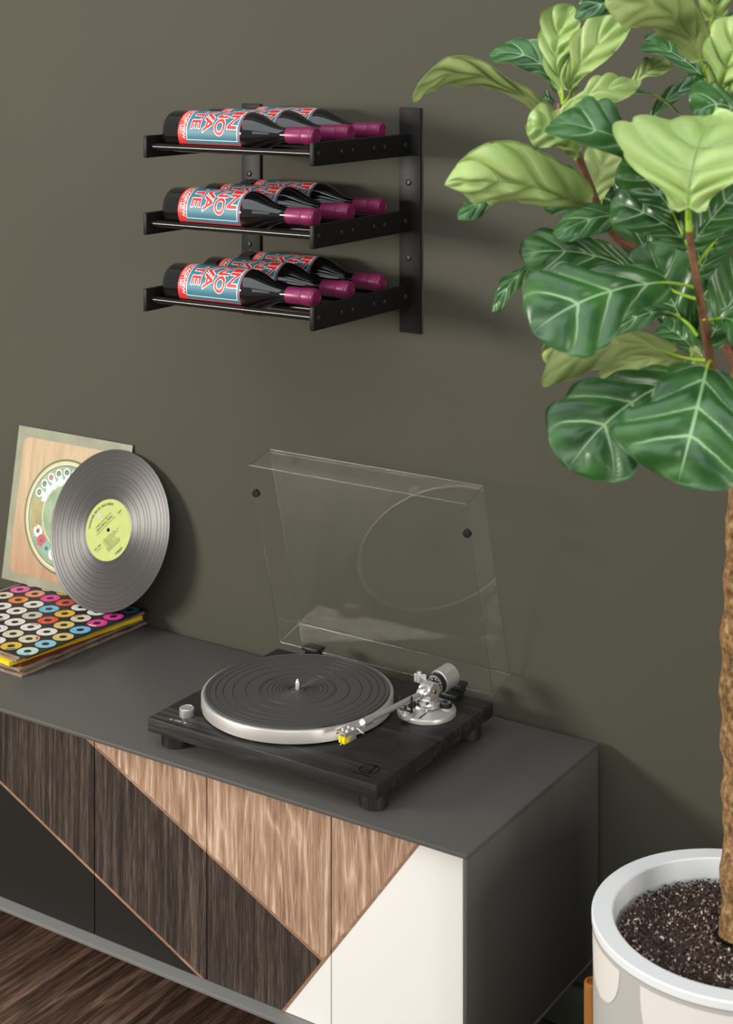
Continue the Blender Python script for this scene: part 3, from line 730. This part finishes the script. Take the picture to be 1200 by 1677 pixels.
dots.build('printed_discs', ['dot_'+k for k in keys]+['dot_gy'], tc, smooth=False)

# leaning sleeve
SW, SH = .2985, .296
tilt = math.asin(.162)
sl = thing('leaning_record_sleeve', 'square album sleeve with wood-grain print leaning on the wall behind the upright record', 'record sleeve', (-2.3280, 2.2586, ST+.0003), (R(90)-tilt, 0, 0))
# local: x right, y up the sleeve, z towards the viewer
MB().box((0, 0, -.0032), (SW, SH, 0), .0006, seg=1).build('cardboard', 'olivedk', sl)
art = MB()
def rrect(x0, y0, x1, y1, r, n=8):
    p = []
    for cx, cy, a0 in ((x1-r, y1-r, 0), (x0+r, y1-r, 90), (x0+r, y0+r, 180), (x1-r, y0+r, 270)):
        for i in range(n+1): a = R(a0+90*i/n); p.append((cx+r*math.cos(a), cy+r*math.sin(a)))
    return p
def poly(p, z, mi): art.add([(x, y, z) for x, y in p], [tuple(range(len(p)))], mi)
poly([(.0008, .0008), (SW-.0008, .0008), (SW-.0008, SH-.0008), (.0008, SH-.0008)], .0002, 0)
poly(rrect(.018, .018, SW-.018, SH-.020, .016), .0004, 1)
CXs, CYs, RA = .1500, .1400, .1085
for r0, r1, mi in ((.1045, RA, 2), (.0985, .1045, 4), (.0955, .0985, 2), (.062, .0955, 3), (.0585, .062, 4), (0, .0585, 3)): art.disc((CXs, CYs), r0, r1, 72, .0006, mi)
# abstract scallops and swirls round the ring (a neutral stand-in for the printed art)
rnd = random.Random(3)
art.disc((CXs, CYs), .0975, .0990, 72, .0008, 5)
for q in range(9):     # pale lobed band, upper ring
    a = R(38+q*14.5); r = .070
    art.disc((CXs+r*math.cos(a), CYs+r*math.sin(a)), 0, .0108, 18, .0008+q*1e-5, 5)
    art.disc((CXs+(r+.013)*math.cos(a), CYs+(r+.013)*math.sin(a)), .0062, .0090, 16, .0009+q*1e-5, 5)
    art.disc((CXs+(r+.004)*math.cos(a+.1), CYs+(r+.004)*math.sin(a+.1)), 0, .0042, 10, .0010+q*1e-5, 6)
    art.disc((CXs+(r+.013)*math.cos(a), CYs+(r+.013)*math.sin(a)), .0028, .0050, 12, .0010+q*1e-5, 8 if q % 3 == 0 else 2)
for q in range(9):     # lower ring
    a = R(208+q*15); r = .076
    art.disc((CXs+r*math.cos(a), CYs+r*math.sin(a)), .0045, .0115, 16, .0008+q*1e-5, (5, 8, 6)[q % 3])
    art.disc((CXs+r*math.cos(a), CYs+r*math.sin(a)), 0, .0040, 12, .0010+q*1e-5, 2)
for q in range(7):     # orange tendrils on the left
    a0 = R(160+q*7); pts = [(CXs+(.066+.0045*i)*math.cos(a0+.10*math.sin(i*1.3+q)), CYs+(.066+.0045*i)*math.sin(a0+.10*math.sin(i*1.3+q))) for i in range(7)]
    for p0, p1 in zip(pts, pts[1:]):
        dx, dy = p1[0]-p0[0], p1[1]-p0[1]; n = math.hypot(dx, dy); nx, ny = -dy/n*.0011, dx/n*.0011
        art.add([(p0[0]+nx, p0[1]+ny, .0009), (p1[0]+nx, p1[1]+ny, .0009), (p1[0]-nx, p1[1]-ny, .0009), (p0[0]-nx, p0[1]-ny, .0009)], [(0, 1, 2, 3)], 7)
art.disc((CXs, CYs), .020, .034, 40, .0008, 8)
art.build('printed_art', ['olive', 'pwood', 'sdgreen', 'sgreen', 'scream', 'swhite', 'sblue', 'sorange', 'sred'], sl, smooth=False)

# upright record
VR = .1465; va, vb = -.02, .285
vn = Vector((math.sin(va)*math.cos(vb), -math.cos(va)*math.cos(vb), math.sin(vb)))
vx = UP.cross(vn).normalized(); vy = vn.cross(vx)
rec = thing('vinyl_record', 'black vinyl record with lime green label, standing tilted against the album sleeve', 'record')
vc = Vector((-2.0500, 2.2612, z_(-.9096)))
rec.matrix_world = Matrix.Translation(vc) @ Matrix((vx, vy, vn)).transposed().to_4x4()
prof = [(.0036, -.0009), (.0036, .0009), (.050, .0009), (.0505, .0006)]
for q in (.060, .072, .0775, .0885, .0955, .103, .1175, .1265, .134, .140):
    prof += [(q-.0006, .0006, 0), (q-.0003, .0003, 1), (q+.0003, .0003, 1), (q+.0006, .0006, 0)]
prof += [(.1435, .0006), (.1445, .0009), (VR-.0004, .0007), (VR, 0), (VR-.0004, -.0008), (.0036, -.0009)]
MB().lathe(prof, 160).build('disc', ['vinyl', 'vgroove'], rec)
MB().lathe([(.0036, .00105), (.0555, .00105), (.0555, .0008)], 64).build('paper_label', 'vlabel', rec)
ink = MB(); A0 = R(48)
def rtext(txt, u, v, size, off=0., center=True):
    q = flat_text(txt, 0, 0, 0, size, 'ink', rec, off, center=center)
    T = Matrix.Rotation(A0, 4, 'Z') @ Matrix.Translation((u, v, .0013)); ink.add(q.v, q.f, 0, T)
def atext(txt, r, a_mid, size, off, flip=False):
    """letters along an arc of the label"""
    vs, fs = glyphs(txt, off); wdt = max(p[0] for p in vs)-min(p[0] for p in vs); c = (max(p[0] for p in vs)+min(p[0] for p in vs))/2
    out = []
    for x, y in vs:
        if not flip: a = a_mid-(x-c)*size/r; q = r+y*size
        else: a = a_mid+(x-c)*size/r; q = r-y*size
        out.append((q*math.cos(a), q*math.sin(a), .0013))
    ink.add(out, fs, 0)
atext('WARNER BROS. RECORDS', .0445, A0+R(90), .0064, .03)
atext('STEREO', .0500, A0-R(90), .0062, .03, True)
rtext('AMERICAN BEAUTY', 0, .0200, .0052, .0); rtext('GRATEFUL DEAD', 0, .0135, .0060, .02); rtext('PRODUCED BY THE GRATEFUL DEAD', 0, .0085, .0032, 0)
rtext('SIDE', .040, .008, .0055, .012); rtext('1', .040, .0025, .0048, .01); rtext('WS 1893', -.038, -.012, .0052, .012); rtext('(39,755)', -.038, -.0165, .0034, .0)
for q in range(8): rtext(('1. BOX OF RAIN  5:16', '2. FRIEND OF THE DEVIL  3:20', '3. SUGAR MAGNOLIA  3:15', '4. OPERATOR  2:21', '5. CANDYMAN  6:11', 'ALL SELECTIONS BMI', 'PUBLISHED BY ICE NINE', 'ALL RIGHTS RESERVED')[q], -.022, -.0105-q*.0034, .0034, 0, False)
ink.build('label_lettering', 'ink', rec, smooth=False)
T = Matrix.Rotation(A0, 4, 'Z')
MB().disc((-.002, .0335), 0, .0042, 20, .0013, 0, T).build('label_emblem', 'mauve', rec, smooth=False)

# ================================================================== POT, STAND, SOIL
PD = 2.026
PC = at(1206, 1506, PD); PRIM = PC.z; PR = .1800
pot = thing('plant_pot', 'round white planter with cream petal panels, beside the cabinet end', 'pot', (PC.x, PC.y, 0))
BOT = PRIM-.300
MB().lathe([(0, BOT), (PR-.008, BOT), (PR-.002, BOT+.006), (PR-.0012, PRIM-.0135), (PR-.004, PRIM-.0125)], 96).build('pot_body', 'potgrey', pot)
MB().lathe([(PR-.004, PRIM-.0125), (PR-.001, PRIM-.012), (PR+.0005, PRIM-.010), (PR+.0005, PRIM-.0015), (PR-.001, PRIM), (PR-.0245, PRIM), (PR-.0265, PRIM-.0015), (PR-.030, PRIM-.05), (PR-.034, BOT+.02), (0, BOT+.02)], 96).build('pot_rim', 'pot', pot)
def wall_r(z): return PR-.002+.0008*((z-BOT-.006)/(PRIM-.0135-BOT-.006))
camdir = math.atan2(-fwd.y, -fwd.x)
for deg, hwd, depth in ((-79, 16, .060), (0, 51.5, .160), (79, 16, .060), (150, 30, .12), (-150, 30, .12)):
    a0 = camdir+R(deg); hwA = R(hwd); n = 18; vs, fs = [], []
    b_ = MB(); rows_ = 12
    for i in range(rows_+1):
        t = i/rows_; z = PRIM-.0175-depth*t
        wv = hwA*math.sqrt(max(0, 1-t**2.2))
        for j in range(n+1):
            a = a0+wv*(2*j/n-1); r = wall_r(z)+.0006; vs.append((r*math.cos(a), r*math.sin(a), z))
    fs = [(i*(n+1)+j, i*(n+1)+j+1, (i+1)*(n+1)+j+1, (i+1)*(n+1)+j) for i in range(rows_) for j in range(n)]
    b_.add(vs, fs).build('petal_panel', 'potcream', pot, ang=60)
stand = thing('plant_stand', 'orange-brown wooden plant stand whose round leg stands beside the white planter', 'plant stand', (PC.x, PC.y, 0))
lv_ = rgt*(-.1658)+fwd*.099
la = math.atan2(lv_.y, lv_.x); LR = lv_.length
for q in range(4):
    a = la+q*math.pi/2; c = (LR*math.cos(a), LR*math.sin(a))
    MB().lathe([(0, 0), (.0105, 0), (.0118, .002), (.0125, .310), (.0115, .313), (.009, .3135), (.008, .309), (0, .309)], 24, Matrix.Translation((c[0], c[1], 0))).build('leg', 'leg', stand)
for a in (la, la+math.pi/2):
    T = Matrix.Rotation(a, 4, 'Z') @ Matrix.Translation((0, 0, .001 if a == la else 0))
    MB().box((-LR, -.011, BOT-.0245), (LR, .011, BOT-.0015), .002, 0, T).build('crossbar', 'leg', stand)
SOILZ = PRIM-.028; SR = PR-.0305
rnd = random.Random(5); so = MB()
nr, na = 14, 56; vs = []; fs = []; SH0 = .0262
for i in range(nr+1):
    for j in range(na):
        r = SH0+(SR-SH0)*i/nr; a = 2*math.pi*j/na
        vs.append((r*math.cos(a), r*math.sin(a), SOILZ+rnd.uniform(-.003, .003)+.004*(1-(i/nr)**2)-(0.02 if i == nr else .012 if i == 0 else 0)))
for i in range(nr):
    for j in range(na): fs.append((i*na+j, i*na+(j+1) % na, (i+1)*na+(j+1) % na, (i+1)*na+j))
so.add(vs, fs, 0)
tet = [(0, 2, 4), (2, 1, 4), (1, 3, 4), (3, 0, 4), (2, 0, 5), (1, 2, 5), (3, 1, 5), (0, 3, 5)]
for q in range(9000):
    r = math.sqrt(rnd.uniform((SH0+.002)**2, (SR-.004)**2)); a = rnd.uniform(0, 2*math.pi)
    u = rnd.random(); mi = 0 if u < .42 else 1 if u < .80 else 2 if u < .945 else 3
    s_ = rnd.uniform(.0012, .0030)*(1.0 if mi < 2 else .85); el = rnd.uniform(.5, 1.0 if mi < 2 else 2.0)
    T = Matrix.Translation((r*math.cos(a), r*math.sin(a), SOILZ+.004*(1-(r/SR)**2)+rnd.uniform(-.001, .0035))) @ Euler((rnd.uniform(0, 6), rnd.uniform(0, 6), rnd.uniform(0, 6))).to_matrix().to_4x4()
    so.add([(s_*el, 0, 0), (-s_*el, .0002, 0), (0, s_*.8, 0), (0, -s_*.8, 0), (0, 0, s_*.7), (0, 0, -s_*.7)], tet, mi, T)
soil = so.build('potting_soil', ['soil', 'soil2', 'soil3', 'soil4'], smooth=False, kind='stuff', label='dark crumbly potting soil with white flecks filling the planter', category='soil')
soil.location = (PC.x, PC.y, 0)

# ================================================================== FIG TREE
tree = thing('fiddle_leaf_fig', 'tall fiddle-leaf fig with one bark trunk and large veined leaves in the white planter', 'plant', (PC.x, PC.y, SOILZ))
TO = tree.location.copy()
def loc(p): return Vector(p)-TO
rnd = random.Random(11)
tpts = [(1208, 1530, 2.026), (1208, 1440, 2.026), (1211, 1300, 2.025), (1206, 1200, 2.024), (1206, 1100, 2.022), (1209, 1000, 2.02), (1213, 900, 2.02), (1216, 800, 2.02), (1217, 700, 2.02), (1214, 640, 2.02), (1210, 590, 2.02)]
def dense(pts, k=6):
    out = []
    P = [at(*p) for p in pts]
    for i in range(len(P)-1):
        p0, p1, p2, p3 = P[max(i-1, 0)], P[i], P[i+1], P[min(i+2, len(P)-1)]
        for j in range(k):
            t = j/k; out.append(.5*((2*p1)+(p2-p0)*t+(2*p0-5*p1+4*p2-p3)*t*t+(3*p1-p0-3*p2+p3)*t**3))
    out.append(P[-1]); return out
tr = dense(tpts, 8)
rad = [.0215+.0018*math.sin(i*.9)+rnd.uniform(-.0011, .0011)-.004*(i/len(tr)) for i in range(len(tr))]
rad[0] += .003
for i in range(14): rad[-1-i] = min(rad[-1-i], .0085+.0009*i)
MB().tube([loc(p) for p in tr], rad, 24).build('trunk', 'bark', tree, ang=80)
branches = {'A': ([(1196, 660, 1.99), (1180, 630, 1.93), (1165, 600, 1.87), (1158, 560, 1.83), (1150, 510, 1.80), (1141, 460, 1.78), (1132, 410, 1.77), (1128, 375, 1.76)], .0062, .0040),
            'B': ([(1205, 600, 2.02), (1160, 520, 2.03), (1080, 430, 2.03), (1010, 390, 2.02), (985, 350, 2.00), (965, 305, 1.99), (945, 258, 1.98)], .0068, .0040),
            'C': ([(1208, 610, 2.02), (1200, 450, 2.04), (1180, 300, 2.03), (1165, 190, 2.01), (1162, 120, 2.00), (1164, 48, 1.99)], .0070, .0042),
            'D': ([(985, 350, 2.00), (950, 260, 2.03), (920, 210, 2.05), (915, 170, 2.06)], .0040, .0028),
            'E': ([(1205, 640, 2.02), (1240, 520, 2.0), (1260, 400, 1.98), (1265, 250, 1.97)], .0065, .0045)}
for k, (pp, r0, r1) in branches.items():
    P = dense(pp, 6); n = len(P)
    MB().tube([loc(p) for p in P], [r0+(r1-r0)*i/(n-1) for i in range(n)], 12).build('branch', 'twig', tree, ang=80)
for pp in ([(1128, 378, 1.76), (1127, 360, 1.757), (1126, 342, 1.755)], [(1164, 50, 1.99), (1165, 38, 1.985), (1166, 27, 1.98)], [(945, 260, 1.98), (942, 248, 1.98), (940, 238, 1.98)]):
    MB().tube([loc(at(*p)) for p in pp], [.0038, .0034, .0026], 10).build('shoot_tip', 'petiole', tree)

PROF = [(0, .30), (.03, .46), (.08, .56), (.16, .60), (.26, .60), (.36, .66), (.48, .82), (.60, .95), (.70, 1.0), (.80, .97), (.88, .84), (.94, .62), (.98, .34), (1, .06)]
def prof_w(s):
    for (a, wa), (b2, wb) in zip(PROF, PROF[1:]):
        if s <= b2: t = (s-a)/(b2-a); t = t*t*(3-2*t)*.5+t*.5; return wa+(wb-wa)*t
    return .06
def leaf(base, tip, mid, hw, n, fold=.15, side='T', pucker=.004, curl=0., pet=None, wave=.006, young=False, seed=0, scal=.12, tipk=0., basew=.8, pk=1.):
    """base, tip, mid: (x, y, depth); hw half width in pixels at the leaf's depth; n: direction (right, up, towards viewer) that the seen side faces;
    fold>0 lifts the two halves towards the viewer; side: T glossy upper side seen, U pale underside seen"""
    B, T_, Mi = at(*base), at(*tip), at(*mid)
    C = Mi*2-(B+T_)*.5
    N = rgt*n[0]+UP*n[1]-fwd*n[2]; N.normalize()
    d = (base[2]+tip[2])/2; HW = hw*d/FPX
    NS, NV = 46, 26; offs = []
    rn = random.Random(seed*13+5); ph0 = rn.uniform(0, 6)
    pts = [[None]*(NV+1) for _ in range(NS+1)]
    for i in range(NS+1):
        s = i/NS; c = B*(1-s)**2+C*2*s*(1-s)+T_*s*s
        t = ((C-B)*(1-s)+(T_-C)*s).normalized()
        nn = (N-t*N.dot(t)).normalized(); sd = t.cross(nn)
        wv = prof_w(s**pk)*HW*(1-tipk*s**2.5)*(basew+(1-basew)*sm(min(1, s/.5)))
        for j in range(NV+1):
            v = 2*j/NV-1; av = abs(v)
            phs = s*4.0-1.15*av**1.25; q = math.sqrt(math.sin(math.pi*(phs+.5))**2+.015)
            edge = min(1, av*5)*(1-.35*av)
            h = (2.3 if young else 1.8)*pucker*((q**.6)-.45)*edge*min(1, s*6)*min(1, (1-s)*6)
            h += fold*wv*av**1.3
            h += wave*math.sin(s*9+ph0+(2.1 if v > 0 else 0))*av**2*min(1, s*3)
            h += curl*HW*(av**2)*max(0, s-.35)*1.6
            back = -.035*(B-T_).length*(1-min(1, s/.10))*av if s < .1 else 0       # heart-shaped base
            offs.append(nn); sc_ = 1+scal*(abs(math.sin(math.pi*(phs+.5)))-.6)*av**3*min(1, s*3)
            pts[i][j] = c+sd*(v*wv*sc_*(1-.16*abs(fold)*av))+nn*h+t*back
    b_ = MB(); nv = NV+1
    top = [pts[i][j] for i in range(NS+1) for j in range(nv)]
    nor = []
    for i in range(NS+1):
        for j in range(nv):
            a = pts[min(i+1, NS)][j]-pts[max(i-1, 0)][j]; c = pts[i][min(j+1, NV)]-pts[i][max(j-1, 0)]
            nor.append(a.cross(c).normalized())
    vis = 1 if nor[(NS//2)*nv+NV//2].dot(N) > 0 else -1
    bot = [p-q*.0007 for p, q in zip(top, offs)]
    m_seen, m_hid = (0, 1) if side == 'T' else (1, 0)
    q1 = []
    for i in range(NS):
        for j in range(NV):
            a, c, e, f = i*nv+j, i*nv+j+1, (i+1)*nv+j+1, (i+1)*nv+j
            q1 += [(a, c, e), (a, e, f)]
    rim = []
    o = len(top)
    loop = [j for j in range(nv)]+[i*nv+NV for i in range(1, NS+1)]+[NS*nv+j for j in range(NV-1, -1, -1)]+[i*nv for i in range(NS-1, 0, -1)]
    for a, c in zip(loop, loop[1:]+loop[:1]): rim.append((a, c, o+c, o+a))
    b_.add([loc(p) for p in top+bot], q1+[tuple(o+k for k in reversed(f)) for f in q1]+rim, [m_seen]*len(q1)+[m_hid]*len(q1)+[1]*len(rim))
    me = bpy.data.meshes.new('leaf'); me.from_pydata(b_.v, [], b_.f)
    for x in ('leaf_top', 'leaf_young' if young else 'leaf_under'): me.materials.append(M[x])
    me.polygons.foreach_set('material_index', b_.m); me.polygons.foreach_set('use_smooth', [True]*len(b_.f))
    uvl = me.uv_layers.new(name='UVMap'); uvv = [(i/NS, j/NV) for i in range(NS+1) for j in range(nv)]*2
    flat = []
    for l_ in me.loops: flat += uvv[l_.vertex_index]
    uvl.data.foreach_set('uv', flat)
    me.update()
    ob = link('leaf', me, tree)
    # stalk
    if pet:
        p0 = at(*pet); t0 = (C-B).normalized(); p1 = B+t0*.012
        L = (p1-p0).length; c = p1-t0*L*.5
        MB().tube([loc(p0*(1-s)**2+c*2*s*(1-s)+p1*s*s) for s in [i/6 for i in range(7)]], [.0021, .002, .0019, .0018, .0017, .0015, .0008], 8).build('petiole', 'petiole', ob)
    return ob
LEAVES = [
 # base, tip, mid, hw, n, kw
 ((897, 190, 2.03), (672, 164, 1.98), (768, 120, 1.99), 40, (-.1, -.75, .66), dict(side='U', fold=-.25, pucker=.006, pet=(942, 252, 1.98), curl=.2, tipk=.5, scal=.14)),
 ((914, 146, 2.10), (801, 88, 2.14), (872, 96, 2.11), 33, (.15, .55, .8), dict(side='T', pucker=.003, fold=.1, pet=(921, 168, 2.06))),
 ((922, 146, 2.06), (940, 10, 2.05), (911, 78, 2.06), 36, (-.45, .1, .9), dict(side='U', young=True, fold=.2, pucker=.006, pet=(920, 172, 2.06), curl=.1, basew=.55)),
 ((936, 150, 2.03), (1040, 8, 1.98), (962, 92, 1.99), 40, (-.5, .2, .85), dict(side='U', young=True, fold=.25, pucker=.006, pet=(920, 172, 2.06), basew=.5, tipk=.2)),
 ((1070, -8, 1.93), (940, 28, 1.90), (1000, 2, 1.90), 24, (-.15, .5, .85), dict(side='T', pucker=.003, fold=.1)),
 ((1147, 99, 1.96), (992, 12, 1.86), (1088, 18, 1.89), 66, (-.35, -.3, .9), dict(side='U', fold=-.15, tipk=.35, pucker=.005, pet=(1162, 132, 2.00))),
 ((1152, 128, 2.12), (1055, 66, 2.20), (1110, 92, 2.14), 32, (.1, .5, .85), dict(side='T', pucker=.004, pet=(1163, 135, 2.00))),
 ((1168, 27, 1.95), (1188, -110, 1.95), (1172, -40, 1.93), 50, (-.1, .1, 1), dict(side='U', young=True, fold=.3, pucker=.006, pet=(1165, 35, 1.985))),
 ((1168, 90, 2.10), (1260, 35, 2.16), (1210, 52, 2.12), 34, (-.3, .5, .8), dict(side='T', pucker=.004, pet=(1163, 110, 2.0))),
 ((1180, 165, 1.90), (1228, 30, 1.86), (1194, 96, 1.86), 46, (-.35, .15, .93), dict(side='U', young=True, fold=.3, pucker=.007, pet=(1163, 200, 2.01))),
 ((1036, 140, 2.18), (1098, 108, 2.20), (1064, 116, 2.18), 22, (-.3, .5, .8), dict(side='U', pucker=.003, fold=.4)),
 ((918, 186, 1.96), (1046, 132, 1.96), (975, 152, 1.94), 27, (-.1, .65, .75), dict(side='U', young=True, fold=-.1, pucker=.005)),
 ((1122, 197, 2.05), (1026, 150, 2.02), (1075, 160, 2.03), 10, (0, .95, .3), dict(side='T', pucker=.002, wave=.002)),
 ((1062, 205, 2.10), (1152, 132, 2.12), (1100, 158, 2.1), 16, (-.4, .2, .85), dict(side='T', pucker=.002, fold=.6)),
 ((900, 192, 2.00), (958, 178, 1.98), (930, 180, 1.98), 14, (0, .4, .9), dict(side='U', pucker=.003)),
 ((906, 170, 2.12), (880, 166, 2.14), (894, 162, 2.12), 14, (.2, .4, .9), dict(side='T', pucker=.002)),
 ((1100, 282, 1.90), (900, 200, 1.86), (1000, 222, 1.84), 64, (-.05, .80, .62), dict(side='T', fold=.15, pucker=.007, pet=(1132, 400, 1.77))),
 ((1127, 340, 1.735), (1165, 188, 1.83), (1137, 262, 1.755), 142, (-.28, .35, .9), dict(side='U', young=True, fold=.16, pucker=.008, wave=.010, tipk=.35, basew=.35, pk=.6, pet=(1127, 360, 1.757))),
 ((957, 340, 1.97), (728, 304, 1.90), (845, 300, 1.91), 92, (-.15, -.35, .92), dict(side='U', young=True, fold=-.62, pucker=.011, pet=(982, 353, 2.00), wave=.006, tipk=.85, scal=.16)),
 ((850, 312, 2.06), (750, 360, 2.02), (798, 328, 2.03), 16, (-.2, .5, .8), dict(side='T', pucker=.003, fold=-.3)),
 ((946, 250, 1.97), (862, 205, 1.95), (902, 216, 1.95), 36, (-.15, .45, .85), dict(side='U', young=True, pucker=.006, fold=.1, pet=(944, 262, 1.98))),
 ((968, 354, 2.08), (880, 332, 2.10), (922, 340, 2.09), 18, (0, .7, .7), dict(side='T', pucker=.003)),
 ((965, 345, 2.10), (1002, 235, 2.14), (980, 290, 2.12), 36, (-.2, -.1, 1), dict(side='U', pucker=.004)),
 ((1062, 362, 1.95), (906, 388, 1.92), (985, 355, 1.93), 30, (-.05, .6, .8), dict(side='T', pucker=.005, fold=-.25, pet=(1140, 445, 1.78))),
 ((1050, 450, 1.97), (852, 418, 1.94), (950, 414, 1.94), 44, (-.1, .5, .85), dict(side='T', pucker=.005, fold=-.1, pet=(1147, 490, 1.80))),
 ((1090, 462, 1.82), (872, 545, 1.74), (972, 486, 1.76), 84, (-.22, .45, .87), dict(side='T', fold=-.10, pucker=.007, pet=(1142, 472, 1.785), curl=-.1)),
 ((880, 425, 2.02), (806, 512, 2.00), (838, 462, 2.0), 17, (-.5, .3, .8), dict(side='T', pucker=.003, fold=-.2)),
 ((1098, 580, 1.90), (886, 634, 1.86), (985, 566, 1.88), 46, (-.35, -.10, .93), dict(side='U', pucker=.0018, fold=-.2, tipk=.62, pet=(1160, 590, 1.86))),
 ((1122, 592, 1.96), (985, 622, 1.97), (1050, 590, 1.96), 30, (-.25, -.1, .95), dict(side='U', pucker=.002)),
 ((980, 530, 1.96), (900, 600, 1.96), (925, 556, 1.96), 24, (-.3, -.2, .9), dict(side='U', pucker=.003)),
 ((1108, 622, 1.88), (930, 768, 1.80), (1012, 676, 1.82), 88, (-.35, .30, .88), dict(side='T', fold=-.08, pucker=.007, pet=(1160, 604, 1.87))),
 ((1157, 602, 1.80), (1110, 792, 1.70), (1136, 690, 1.72), 124, (-.15, .38, .9), dict(side='T', fold=-.10, pucker=.008, pet=(1164, 592, 1.86), wave=.008)),
 ((1172, 524, 1.83), (1262, 575, 1.80), (1212, 530, 1.80), 44, (-.1, .55, .8), dict(side='T', pucker=.005, pet=(1152, 522, 1.80))),
 ((1108, 362, 1.84), (1018, 258, 1.86), (1070, 306, 1.84), 46, (-.2, .45, .87), dict(side='T', pucker=.005, pet=(1134, 420, 1.77))),
 ((1128, 400, 1.84), (1000, 330, 1.90), (1070, 356, 1.86), 50, (-.2, .5, .85), dict(side='T', pucker=.005)),
 ((1132, 402, 1.82), (1226, 290, 1.86), (1176, 345, 1.82), 50, (.1, .4, .9), dict(side='T', pucker=.005)),
 ((1165, 402, 1.86), (1262, 318, 1.9), (1214, 352, 1.86), 42, (.1, .5, .85), dict(side='T', pucker=.005, pet=(1138, 440, 1.78))),
 ((1140, 565, 2.0), (1060, 395, 2.02), (1094, 480, 2.0), 56, (-.15, .3, .93), dict(side='T', pucker=.004)),
 ((1142, 448, 1.92), (1180, 330, 1.96), (1166, 395, 1.92), 44, (.0, .2, .95), dict(side='T', pucker=.004)),
 ((1105, 515, 1.88), (1000, 548, 1.9), (1055, 515, 1.88), 26, (-.1, .7, .7), dict(side='T', pucker=.004, pet=(1140, 548, 1.82))),
 ((1235, 215, 1.9), (1138, 190, 1.86), (1185, 172, 1.86), 40, (-.1, .5, .85), dict(side='T', pucker=.005)),
 ((1160, 560, 1.98), (1240, 430, 2.0), (1200, 490, 1.97), 56, (-.1, .3, .95), dict(side='T', pucker=.005)),
 ((1150, 585, 1.95), (1080, 530, 2.0), (1110, 548, 1.96), 28, (-.1, .4, .9), dict(side='T', pucker=.003)),
 ((1135, 570, 1.93), (1160, 640, 1.95), (1146, 600, 1.93), 18, (-.2, .2, .95), dict(side='U', pucker=.003)),
 ((1205, 470, 2.10), (1100, 300, 2.16), (1150, 380, 2.12), 70, (-.1, .3, .95), dict(side='T', pucker=.005)),
 ((1070, 430, 2.10), (990, 270, 2.15), (1025, 350, 2.12), 60, (-.2, .2, .95), dict(side='T', pucker=.005)),
 ((1060, 430, 2.08), (1020, 520, 2.1), (1035, 470, 2.08), 40, (-.2, .3, .9), dict(side='T', pucker=.005)),
 ((1205, 560, 2.10), (1130, 430, 2.15), (1160, 500, 2.12), 60, (-.1, .3, .95), dict(side='T', pucker=.005)),
 ((1230, 420, 1.98), (1300, 300, 1.95), (1262, 350, 1.95), 60, (-.1, .4, .9), dict(side='T', pucker=.005)),
 ((1262, 260, 1.97), (1330, 130, 1.95), (1290, 190, 1.95), 60, (-.2, .3, .9), dict(side='U', young=True, pucker=.006)),
 ((1230, 640, 1.95), (1330, 740, 1.85), (1280, 680, 1.88), 80, (-.1, .4, .9), dict(side='T', pucker=.006)),
]
for i, (b0, t0, m0, hw, n, kw) in enumerate(LEAVES): leaf(b0, t0, m0, hw, n, seed=i, **kw)
